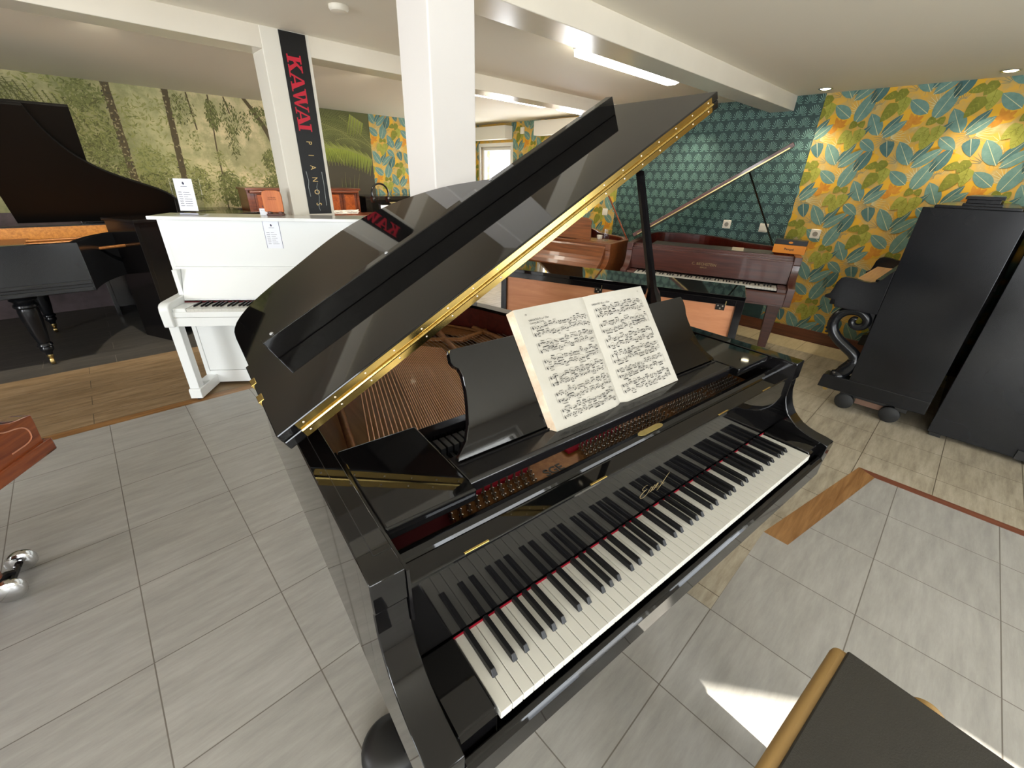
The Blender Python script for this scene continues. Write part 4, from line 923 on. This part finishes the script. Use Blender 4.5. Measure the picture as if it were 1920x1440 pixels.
# ------------------------------------------------------------------ white upright
W = thing('upright_piano', 'white lacquered upright piano with a price sheet on its front', 'piano', R3(-.104, 3.211), AR + R(-35))
MB().box(0, .258, .02, .03, .44, 1.2).box(1.47, .258, .02, 1.5, .44, 1.2).box(.03, .41, .02, 1.47, .44, 1.2).build('case', WHL, W, bevel=.003)
for x0 in (0, 1.438):
    MB().prism([(.262, .553), (-.018, .553), (-.022, .66), (-.016, .690), (.0, .706), (.03, .713), (.23, .722), (.245, .735), (.262, .765)], 'x', x0, x0 + .062).build('arm', WHL, W, bevel=.006, seg=3, smooth=35)
    MB().box(x0 + .002, .018, .088, x0 + .064, .082, .553).build('leg', WHL, W, bevel=.003)
    MB().prism([(-.002, .016), (-.002, .078), (.006, .088), (.262, .088), (.262, .016)], 'x', x0, x0 + .078 if x0 == 0 else 1.5).build('toe_block', WHL, W, bevel=.004)
MB().box(.062, .002, .553, 1.438, .26, .612).box(.062, .002, .614, 1.438, .02, .650).build('key_slip', WHL, W, bevel=.003)
MB().box(.064, .012, .60, .142, .17, .672).box(1.372, .012, .60, 1.436, .17, .672).build('key_block', WHL, W, bevel=.004)
keyboard(W, .668, off=(.145, .016))
MB().box(.064, .1655, .672, 1.436, .1685, .680).build('red_felt_strip', FELTD, W)
MB().prism([(.17, .684), (.185, .684), (.250, .865), (.250, .885), (.238, .885), (.17, .700)], 'x', .064, 1.436).build('fallboard', WHL, W, bevel=.003)
MB().prism([(.2160, .773), (.2305, .813), (.2265, .8145), (.2120, .7745)], 'x', .40, .69).build('fallboard_handle', M('pale_grey_inlay', srgb(196, 196, 194), .3), W)
MB().box(.0305, .256, .895, 1.4695, .272, 1.198).build('upper_panel', WHL, W, bevel=.003)
MB().prism([(.254, .880), (.236, .884), (.238, .896), (.254, .900)], 'x', .0305, 1.4695).build('panel_bead', WHL, W, bevel=.002)
MB().box(.0305, .262, .12, 1.4695, .276, .552).build('lower_panel', WHL, W, bevel=.003)
MB().box(.0305, .254, .022, 1.4695, .275, .118).build('bottom_rail', WHL, W, bevel=.003)
MB().box(-.012, .182, 1.2005, 1.512, .445, 1.222).build('lid', WHL, W, bevel=.004, seg=3)
for x, y in ((.04, .03), (1.46, .03), (.05, .38), (1.45, .38)):
    MB().lathe([(.001, 0), (.016, .002), (.018, .01), (.016, .018), (.001, .022)], n=12).build('caster', BLKM, W, (x, y, 0), smooth=50)
def sheet_print(parent, x0, x1, z0, z1, y, mat, rows=7, logo=True):
    mb = MB(); w_ = x1 - x0; h_ = z1 - z0; rr = random.Random(int(x0 * 1000) + rows)
    if logo:
        cx = (x0 + x1) / 2; t_ = z1 - .13 * h_; s_ = .10 * h_
        mb.poly([(cx - .1 * s_, y, t_ + s_ * .5), (cx + .35 * s_, y, t_ + .05 * s_), (cx + .3 * s_, y, t_ - .3 * s_), (cx, y, t_ - .55 * s_), (cx - .3 * s_, y, t_ - .25 * s_), (cx - .35 * s_, y, t_ + .1 * s_)])
        mb.poly([(x0 + w_ * .33, y, z1 - .235 * h_), (x0 + w_ * .67, y, z1 - .235 * h_), (x0 + w_ * .67, y, z1 - .225 * h_), (x0 + w_ * .33, y, z1 - .225 * h_)])
    for r_ in range(rows):
        zz = z1 - h_ * (.42 + .072 * r_) if logo else z1 - h_ * (.2 + .8 * r_ / rows)
        for a_, b_, t_ in ((.12, .30 + .04 * rr.random(), .008), (.40, .60 + .22 * rr.random(), .006)):
            x = x0 + a_ * w_
            while x < x0 + b_ * w_:
                xe = min(x + w_ * rr.uniform(.03, .07), x0 + b_ * w_); dz = rr.uniform(-.003, .003) * h_ * 2
                mb.poly([(x, y, zz + dz), (xe, y, zz - dz), (xe, y, zz - dz + t_ * h_ * 2), (x, y, zz + dz + t_ * h_ * 2)]); x = xe + w_ * .008
    return mb.build('printed_text', mat, parent, fix=False)
INKB = M('blue_black_ink', srgb(52, 54, 78), .7)
def on(root, X, Y, Z): return root.matrix_basis @ Vector((X, Y, Z)) if False else Matrix.LocRotScale(root.location, root.rotation_euler.to_quaternion(), (1, 1, 1)) @ Vector((X, Y, Z))
t = thing('price_sheet', 'white price sheet taped to the front of the white upright piano', 'price sheet', on(W, .69, .2555, 1.02), AR + R(-35))
MB().box(-.049, -.0008, 0, .051, 0, .176).build('card', SHEET, t)
BLUE = M('blue_border', srgb(40, 50, 110), .5)
for x in (-.0505, .0505): MB().box(x, -.0014, 0, x + .002, -.0002, .177).build('blue_edge', BLUE, t)
sheet_print(t, -.049, .051, .004, .172, -.0012, INKB)
t = thing('sign_holder', 'clear acrylic holder with a white price sheet on the white piano lid', 'sign holder', on(W, .185, .335, 1.2225), AR + R(-35))
MB().add([(-.088, -.002, .0), (.088, -.002, .0), (.088, .016, .215), (-.088, .016, .215), (-.088, .001, .0), (.088, .001, .0), (.088, .019, .215), (-.088, .019, .215)], [(0,1,2,3),(7,6,5,4),(0,4,5,1),(1,5,6,2),(2,6,7,3),(3,7,4,0)]).box(-.088, -.045, 0, .088, .03, .003).build('acrylic_panel', ACRYL, t)
sh = Matrix(((1, 0, 0, 0), (0, 1, .084, -.0035), (0, 0, 1, 0), (0, 0, 0, 1)))
MB().box(-.064, -.0008, .022, .046, 0, .214).xf(sh).build('card', SHEET, t)
pt = sheet_print(t, -.064, .046, .024, .212, -.0014, INKB); pt.data.transform(sh)
MB().box(-.05, -.046, .002, .06, -.044, .012).build('label_strip', M('pale_label', srgb(170, 172, 190), .4), t)
t = thing('wooden_plaque', 'orange wooden shield plaque on a small dark stand on the white piano', 'plaque', on(W, .70, .35, 1.2225), AR + R(-35))
pl_ = [(-.06, .028), (-.062, .12), (-.056, .148), (-.03, .158), (.03, .158), (.056, .15), (.062, .12), (.060, .028), (.052, .022), (-.052, .022)]
MB().prism(pl_, 'y', -.008, .008).build('panel', PLAQ, t, bevel=.002)
MB().box(-.045, -.03, 0, .055, .03, .012).box(-.04, -.02, .012, -.02, .02, .026).box(.03, -.02, .012, .05, .02, .026).build('stand', MAH2, t, bevel=.002)
DKW = M('burnt_wood', srgb(84, 44, 20), .7)
text_mesh('engraving', 'La Mélodie\nchante la vie', .011, DKW, t, (0, -.0085, .108), basis((1, 0, 0), (0, 0, 1)), extrude=.0001)
t = thing('business_card', 'small white card with a dark logo left of the wooden plaque', 'card', on(W, .622, .37, 1.2225), AR + R(-35))
MB().box(-.026, -.001, 0, .022, 0, .042).build('card', SHEET, t); MB().box(-.02, 0, 0, .02, .02, .002).build('card_foot', SHEET, t)
sheet_print(t, -.02, .02, -.03, .07, -.0016, INKB, rows=1)

for x0 in (.031, 1.4385): MB().box(x0, .188, .70, x0 + .0305, .262, .886).build('cheek', WHL, W, bevel=.003)
# KAWAI sign on the pillar
t = thing('banner_sign', 'tall black vertical piano banner with red letters on the white pillar', 'sign', rw(.977, 3.0975, 0), AR)
MB().box(-.0795, -.004, 1.226, .0795, -.0005, 2.272).build('panel', SIGN, t)
rot = basis((0, 0, -1), (1, 0, 0))
RM = rot
def kletters():
    G_ = {'K': (.78, [[(.10,.0),(.30,.0),(.30,1),(.10,1)], [(.0,.0),(.40,.0),(.40,.09),(.0,.09)], [(.0,.91),(.40,.91),(.40,1),(.0,1)], [(.30,.38),(.42,.50),(.72,.93),(.56,.93),(.30,.56)], [(.38,.52),(.50,.64),(.82,.06),(.58,.06)], [(.48,.91),(.82,.91),(.82,1),(.48,1)], [(.48,.0),(.90,.0),(.90,.09),(.48,.09)]]),
          'A': (.74, [[(.06,.05),(.16,.05),(.44,1.0),(.36,1.0)], [(.36,1.0),(.52,1.0),(.86,.05),(.60,.05)], [(.22,.26),(.66,.26),(.63,.36),(.25,.36)], [(-.04,.0),(.28,.0),(.28,.08),(-.04,.08)], [(.48,.0),(.96,.0),(.96,.08),(.48,.08)]]),
          'W': (.96, [[(.06,.95),(.30,.95),(.46,.0),(.36,.0)], [(.46,.0),(.36,.0),(.50,.7),(.60,.95)], [(.44,.95),(.68,.95),(.82,.0),(.72,.0)], [(.82,.0),(.72,.0),(.98,.95),(1.06,.95)], [(-.02,.92),(.72,.92),(.72,1),(-.02,1)], [(.88,.92),(1.16,.92),(1.16,1),(.88,1)]]),
          'I': (.40, [[(.10,.0),(.30,.0),(.30,1),(.10,1)], [(.0,.0),(.40,.0),(.40,.09),(.0,.09)], [(.0,.91),(.40,.91),(.40,1),(.0,1)]])}
    mb = MB(); z = 2.158; hh = .086; sw = .1105
    for q_, ch in enumerate('KAWAI'):
        w_, ps = G_[ch]
        for k, pp_ in enumerate(ps): mb.prism([(-.055 + v * hh, z - u * sw) for u, v in pp_], 'y', -.0052 - .00002 * k, -.0041)
        z -= w_ * sw + .004
    return mb
kletters().build('red_lettering', REDT, t)
for ch, z in zip('PIANOS', (1.675, 1.60, 1.525, 1.45, 1.37, 1.29)):
    text_mesh('gold_lettering', ch, .052, GOLDP, t, (-.004, -.0047, z), RM, extrude=.0003, xs=.8)
cr_ = MB().tube([(-.055, -.005, 1.50), (-.048, -.006, 1.44), (-.056, -.005, 1.40), (-.052, -.006, 1.34)], .002, 6).tube([(.01, -.006, 1.43), (.0, -.006, 1.40), (.008, -.006, 1.34), (-.006, -.006, 1.27), (.0, -.006, 1.245)], .0018, 6).tube([(.052, -.005, 1.50), (.054, -.006, 1.42), (.05, -.005, 1.28)], .002, 6)
cr_.build('crease_line', M('film_crease', srgb(130, 138, 134), .2), t, smooth=60)

# ------------------------------------------------------------------ background uprights
def upright(name, label, loc, rz, w_, d_, h_, mat, panels=None, group=None, keyb=True, z0=.0):
    t = thing(name, label, 'piano', loc, rz, group)
    k = .24 if keyb else 0
    MB().box(0, k, z0, .035, d_, h_ - .025).box(w_ - .035, k, z0, w_, d_, h_ - .025).box(.035, d_ - .03, z0, w_ - .035, d_, h_ - .025).build('case', mat, t, bevel=.003)
    MB().box(-.015, k - .03, h_ - .025, w_ + .015, d_ + .01, h_).build('lid', mat, t, bevel=.004)
    MB().box(.035, k + .012, .80 if keyb else .1, w_ - .035, k + .03, h_ - .026).build('upper_panel', mat, t)
    if keyb:
        MB().box(0, 0, .60, w_, .26, .66).box(0, 0, .66, .05, .26, .72).box(w_ - .05, 0, .66, w_, .26, .72).prism([(.02, .66), (.03, .74), (.16, .80), (.26, .86), (.26, .66)], 'x', .05, w_ - .05).build('closed_fallboard', mat, t, bevel=.004)
        MB().box(.035, .25, z0 + .02, w_ - .035, .27, .60).build('lower_panel', mat, t)
        for x in (.02, w_ - .07): MB().box(x, .02, .05, x + .05, .07, .60).box(x, .01, z0, x + .05, .26, .06).build('leg', mat, t, bevel=.003)
    return t
ub = upright('upright_piano', 'brown upright piano with carved burl panels below the jungle mural', R3(1.15, 5.56), AR, 1.375, .62, 1.303, WALN)
for k, x in enumerate((.10, .32, .955, 1.165)):
    MB().box(x, .236, 1.03, x + .14, .25, 1.232).build('burl_panel', BURL, ub, bevel=.006)
    MB().box(x - .022, .238, 1.01, x, .249, 1.25).box(x + .14, .238, 1.01, x + .162, .249, 1.25).box(x, .238, 1.01, x + .14, .249, 1.03).box(x, .238, 1.232, x + .14, .249, 1.25).build('panel_frame', WALN, ub, bevel=.003)
MB().box(.02, .19, 1.245, 1.355, .25, 1.277).build('cornice', WALN, ub, bevel=.01, seg=3)
upright('upright_piano', 'black upright piano between the white upright and the old black grand', R3(-.015, 4.69), AR + R(25), 1.2, .41, 1.09, BLK2, keyb=False)
upright('upright_piano', 'black upright piano at the mural wall right of the burl panelled piano', R3(2.66, 5.9), AR, 1.45, .5, 1.20, BLK2, keyb=False)
upright('upright_piano', 'low black upright piano left of the burl panelled piano below the mural', R3(-.35, 5.98), AR, 1.43, .45, 1.06, BLK2, keyb=False)
sb = thing('sideboard', 'reddish walnut sideboard behind the white upright piano', 'sideboard', R3(1.55, 5.02), AR)
MB().box(0, 0, 1.0, 1.32, .44, 1.028).build('top', WALN, sb, bevel=.004); MB().box(.02, .02, .05, 1.30, .43, 1.0).build('body', WALN, sb)
for x in (.34, .68, 1.0): MB().box(x - .30, .012, .12, x - .01, .02, .95).build('door', WALN, sb, bevel=.004)
cb = MB(); rc = random.Random(3)
for k in range(7):
    p_ = [(-.16 + i * .04 + rc.uniform(-.01, .01), rc.uniform(-.03, .03), .008 + .006 * k + .008 * abs(sin(i + k))) for i in range(9)]
    cb.tube(smoothpts(p_, 2), .0055, 6)
t = tag(cb.build('cable_bundle', WHM, None, rw(2.06, 5.2, 1.028), smooth=60), 'bundle of white cable lying on the sideboard behind the KAWAI pillar'.replace('KAWAI ', 'white '), 'cable'); t.rotation_euler = (0, 0, AR)
dp_ = thing('digital_piano', 'cream coloured keyboard cabinet partly hidden by the black piano lid', 'piano', R3(2.9, 5.25), AR)
MB().box(0, 0, .2, 1.3, .38, 1.12).build('cabinet', CREAM, dp_, bevel=.01); MB().box(-.01, -.02, 1.12, 1.31, .39, 1.135).build('lid', CREAM, dp_, bevel=.004)
MB().box(.02, .02, 0, .06, .36, .2).box(1.24, .02, 0, 1.28, .36, .2).build('leg', CREAM, dp_)
hp = thing('headphones', 'black headphones hanging on a clear stand on the walnut sideboard', 'headphones', rw(2.535, 5.2, 1.028), AR)
arc = [(.115 * cos(R(a_)), 0, .235 + .118 * sin(R(a_))) for a_ in range(-12, 193, 12)]
MB().tube(arc, .012, 8).build('headband', BLK2, hp, smooth=60)
for s_ in (-1, 1):
    q = MB().lathe([(.001, -.02), (.036, -.02), (.042, -.008), (.04, .012), (.02, .02), (.001, .02)], n=20); q.xf(Matrix.Translation((s_ * .105, 0, .17)) @ Matrix.Rotation(R(90), 4, 'Y')); q.build('ear_cup', BLK2, hp, smooth=40)
hs = thing('headphone_stand', 'clear plastic headphone stand on the walnut sideboard', 'stand', rw(2.535, 5.235, 1.028), AR)
MB().box(-.016, -.006, .004, .016, .006, .325).build('post', ACRYL, hs, bevel=.002); MB().box(-.08, -.05, 0, .08, .05, .005).build('base', ACRYL, hs)
t = thing('business_card', 'white card in front of the headphones on the sideboard', 'card', rw(2.55, 5.10, 1.0285), AR)
MB().box(-.075, -.001, 0, .085, 0, .105).build('card', SHEET, t); sheet_print(t, -.075, .085, .0, .10, -.0016, M('grey_print', srgb(150, 150, 160), .8), rows=4, logo=False)

# low black console with plywood back, behind the front grand
cn = thing('upright_piano', 'low black piano seen from behind with peach plywood back and two black brackets', 'piano', R3(2.226, .5), AR + R(111))
MB().box(-.0, -.33, .93, 1.50, .004, .952).build('lid', BLK, cn, bevel=.002)
for x in (0, 1.46): MB().box(x, -.325, .0, x + .04, 0, .93).build('side_board', BLK2, cn, bevel=.002)
MB().box(.040, -.03, .895, 1.46, 0, .93).build('back_rail', BLK2, cn, bevel=.002); MB().box(.040, -.03, .05, 1.46, 0, .12).build('back_rail', BLK2, cn, bevel=.002)
MB().box(.040, -.03, .12, 1.46, -.018, .895).build('back_panel', OAKP, cn)
MB().box(.040, -.325, .10, 1.46, -.30, .93).build('front_panel', BLK2, cn)
for x in (.115, .82):
    h_ = MB().box(x - .024, -.018, .862, x + .024, -.013, .900).box(x - .024, -.012, .895, x + .024, .004, .900).build('bracket', M('bracket_steel', (.04, .035, .03, 1), .35, .7), cn, bevel=.001)
    for dx, dz in ((-.012, .886), (.012, .886), (0, .872)):
        q = MB().lathe([(.001, .001), (.004, .001), (.0045, 0)], n=10); q.xf(Matrix.Translation((x + dx, -.0128, dz)) @ Matrix.Rotation(R(-90), 4, 'X')); q.build('screw', SCREW, h_)
    MB().box(x - .026, .004, .898, x - .022, .009, .918).build('latch_pin', BRASS2, h_)

# ------------------------------------------------------------------ antique black uprights at the right wall
def antique(label, X0, yf, yb, z0, zt, detail):
    t = thing('upright_piano', label, 'piano', R3(X0, 0), AR)
    L_ = 4.93 - X0
    for x in (0, L_ - .045): MB().box(x, yb, z0, x + .045, yf, zt).build('side_panel', BLKO, t, bevel=.003)
    MB().box(.045, yb, z0, L_ - .045, yb + .03, zt).build('back_panel', BLKM, t)
    MB().box(.045, yf - .045, z0, L_ - .045, yf - .02, zt).build('front_panel', BLKO, t)
    MB().box(-.004, yb + .04, zt, L_ + .01, yf - .05 if detail else yf, zt + .016).build('lid', BLKO, t, bevel=.003)
    return t, L_
a1, L_ = antique('antique black upright piano with scrolled legs on a dolly by the leaf wallpaper', 3.45, .045, -.405, .24, 1.412, True)
MB().box(-.004, -.285, 1.428, L_, -.12, 1.442).box(.01, -.27, 1.442, L_ - .02, -.13, 1.462).box(.0, -.282, 1.462, L_ - .01, -.122, 1.480).build('top_moulding', BLKO, a1, bevel=.002)
ap = [(.046, .735), (.295, .735), (.298, .784), (.368, .790), (.372, .806), (.345, .822), (.334, .86), (.328, .905), (.312, .936), (.285, .948), (.24, .946), (.19, .934), (.15, .932), (.115, .942), (.09, .968), (.07, 1.0), (.046, 1.03)]
for x in (0, L_ - .05): MB().prism(ap, 'x', x, x + .05).build('arm', BLKO, a1, bevel=.004)
MB().box(.05, .046, .74, L_ - .05, .335, .79).build('keybed', BLKO, a1, bevel=.004)
MB().prism([(.05, .60), (.06, .735), (.14, .735), (.14, .70), (.10, .67)], 'x', .06, L_ - .06).build('bracket_rail', BLKM, a1)
MB().box(.06, .10, .79, L_ - .06, .30, .862).build('bare_key_frame', wood('raw_wood', [srgb(150, 112, 72), srgb(186, 148, 104)], 'x'), a1)
MB().box(.06, .05, .862, L_ - .06, .13, .95).build('fallboard', BLKO, a1, bevel=.004)
MB().prism([(.215, .14), (.205, .232), (.19, .245), (-.405, .245), (-.405, .15), (.14, .14)], 'x', -.006, .10).prism([(.215, .14), (.205, .232), (.19, .245), (-.405, .245), (-.405, .15)], 'x', L_ - .1, L_).box(.10, -.40, .15, L_ - .10, .02, .235).build('plinth', BLKO, a1, bevel=.004)
sp = smoothpts([(.125, .245), (.085, .31), (.055, .37), (.075, .42), (.14, .46), (.215, .51), (.262, .57), (.272, .63), (.250, .69), (.195, .727), (.130, .722), (.088, .69), (.082, .645), (.110, .617), (.148, .617), (.170, .645), (.160, .672), (.143, .668)], 2)
for x in (.045, L_ - .05):
    n_ = len(sp); MB().tube([(x, a_, b_) for a_, b_ in sp], [.041 - .023 * (i / (n_ - 1)) ** 1.3 + (.006 if .05 < i / n_ < .14 else 0) for i in range(n_)], 12).lathe([(.001, .245), (.05, .245), (.045, .27), (.001, .285)], c=(x, .125, 0), n=14).build('scroll_leg', BLKO, a1, smooth=60)
    cv = MB()
    for (y, z) in ((.283, .60), (.290, .57), (.287, .545), (.278, .64), (.262, .52)): cv.lathe([(.001, z - .012), (.012, z - .006), (.012, z + .006), (.001, z + .012)], c=(x, y, 0), n=8)
    cv.build('leg_carving', BLKO, a1, smooth=60)
cs_ = MB().lathe([(.001, -.01), (.016, -.01), (.018, 0), (.016, .01), (.001, .01)], n=16); cs_.xf(Matrix.Translation((.03, .165, .128)) @ Matrix.Rotation(R(90), 4, 'Y')); cs_.build('caster', BRASS2, a1, smooth=40)
dl = thing('piano_dolly', 'wheeled dolly carrying the antique black upright piano', 'dolly', R3(3.45, 0), AR)
MB().box(.05, -.32, .10, L_ - .1, -.25, .139).box(.05, .0, .10, L_ - .1, .07, .139).box(.08, -.32, .09, .14, .07, .1385).build('frame', BLKM, dl, bevel=.004)
for y in (.03, -.24):
    for x in (.06, L_ - .2):
        q = MB().lathe([(.001, -.022), (.045, -.022), (.058, -.015), (.060, 0), (.058, .015), (.045, .022), (.001, .022)], n=24); q.xf(Matrix.Translation((x, y, .060)) @ Matrix.Rotation(R(90), 4, 'Y')); q.build('wheel', RUB, dl, smooth=40)
MB().box(.075, -.19, .058, .11, -.03, .098).build('wooden_spacer', M('pink_block', srgb(120, 92, 76), .8), dl)
a2, L_ = antique('tall black upright piano case at the right edge, in front of the scroll legged one', 3.50, -.455, -1.0, .03, 1.36, False)
for y in (-.50, -.95): MB().box(.02, y - .03, 0, .08, y + .03, .03).box(L_ - .1, y - .03, 0, L_ - .04, y + .03, .03).build('foot', BLKM, a2)
MB().box(-.012, -.93, .03, 0, -.86, .09).build('step_block', BLKM, a2)
a3, L_ = antique('black upright piano case outside the picture to the right', 3.55, -1.15, -1.7, .03, 1.3, False)

# orange box on the mahogany grand
b_ = thing('cardboard_box', 'orange and black cardboard box on the mahogany grand piano', 'box', None or on(g2, 1.262, .40, .9565), AR + R(-70.4 - 8))
MB().box(-.125, -.05, 0, .125, .07, .072).build('orange_carton', ORANGE, b_, bevel=.001)
MB().box(-.122, -.050, .0725, .125, .07, .112).build('black_band', SIGN, b_, bevel=.001)
MB().box(-.123, .0, .1125, .11, .07, .135).build('clear_cover', ACRYL, b_)
text_mesh('printed_name', 'Pampel', .026, SIGN, b_, (0, -.0508, .036), basis((1, 0, 0), (0, 0, 1)), bold=.0004)
q = MB().lathe([(.001, 0), (.013, 0), (.013, .0006), (.001, .0006)], n=20); q.xf(Matrix.Translation((.0, -.0507, .093)) @ Matrix.Rotation(R(90), 4, 'X') @ Matrix.Diagonal((1.3, .7, 1, 1))); q.build('oval_logo', ORANGE, b_)

# little things on the teak grand
gl = tag(MB().lathe([(.001, 0), (.032, 0), (.034, .003), (.040, .11), (.0385, .11), (.0325, .006), (.001, .006)], n=24).build('drinking_glass', ACRYL, None, on(g1, 1.20, .36, .9285), smooth=40), 'clear drinking glass on the side shelf of the teak grand piano', 'glass')
cp_ = thing('white_mug', 'small white cup lying beside the raised teak music desk', 'cup', on(g1, 1.10, .44, .9285), AR)
MB().lathe([(.001, 0), (.022, 0), (.030, .012), (.034, .040), (.032, .040), (.027, .014), (.001, .006)], n=20).build('bowl', PLAST, cp_, smooth=40)
MB().tube([(.031, 0, .034), (.050, 0, .032), (.050, 0, .016), (.030, 0, .012)], .004, 8).build('handle', PLAST, cp_, smooth=40)

# ------------------------------------------------------------------ piano bench at the lower right
bn = thing('piano_bench', 'dark leather piano bench with tan edges at the lower right corner', 'bench', (.827, -.293, 0), 0)
MB().box(-.59, -.36, .415, .004, .018, .492).build('tan_cushion_edge', TAN, bn, bevel=.018, seg=4, smooth=50)
MB().box(-.586, -.356, .44, -.003, -.010, .5005).build('seat', DKL, bn, bevel=.004)
MB().box(-.565, -.335, .33, -.02, -.005, .415).build('apron', BLK2, bn, bevel=.003)
for x in (-.56, -.075):
    for y in (-.33, -.06): MB().box(x, y, 0, x + .05, y + .05, .33).build('leg', BLK2, bn, bevel=.003)
q = MB().lathe([(.001, -.0), (.010, .0), (.010, .025), (.030, .028), (.036, .036), (.036, .048), (.030, .056), (.001, .058)], n=28); q.xf(Matrix.Translation((-.02, -.165, .445)) @ Matrix.Rotation(R(90), 4, 'Y')); q.build('height_knob', TAN, bn, smooth=40)
SC.view_layers[0].update()
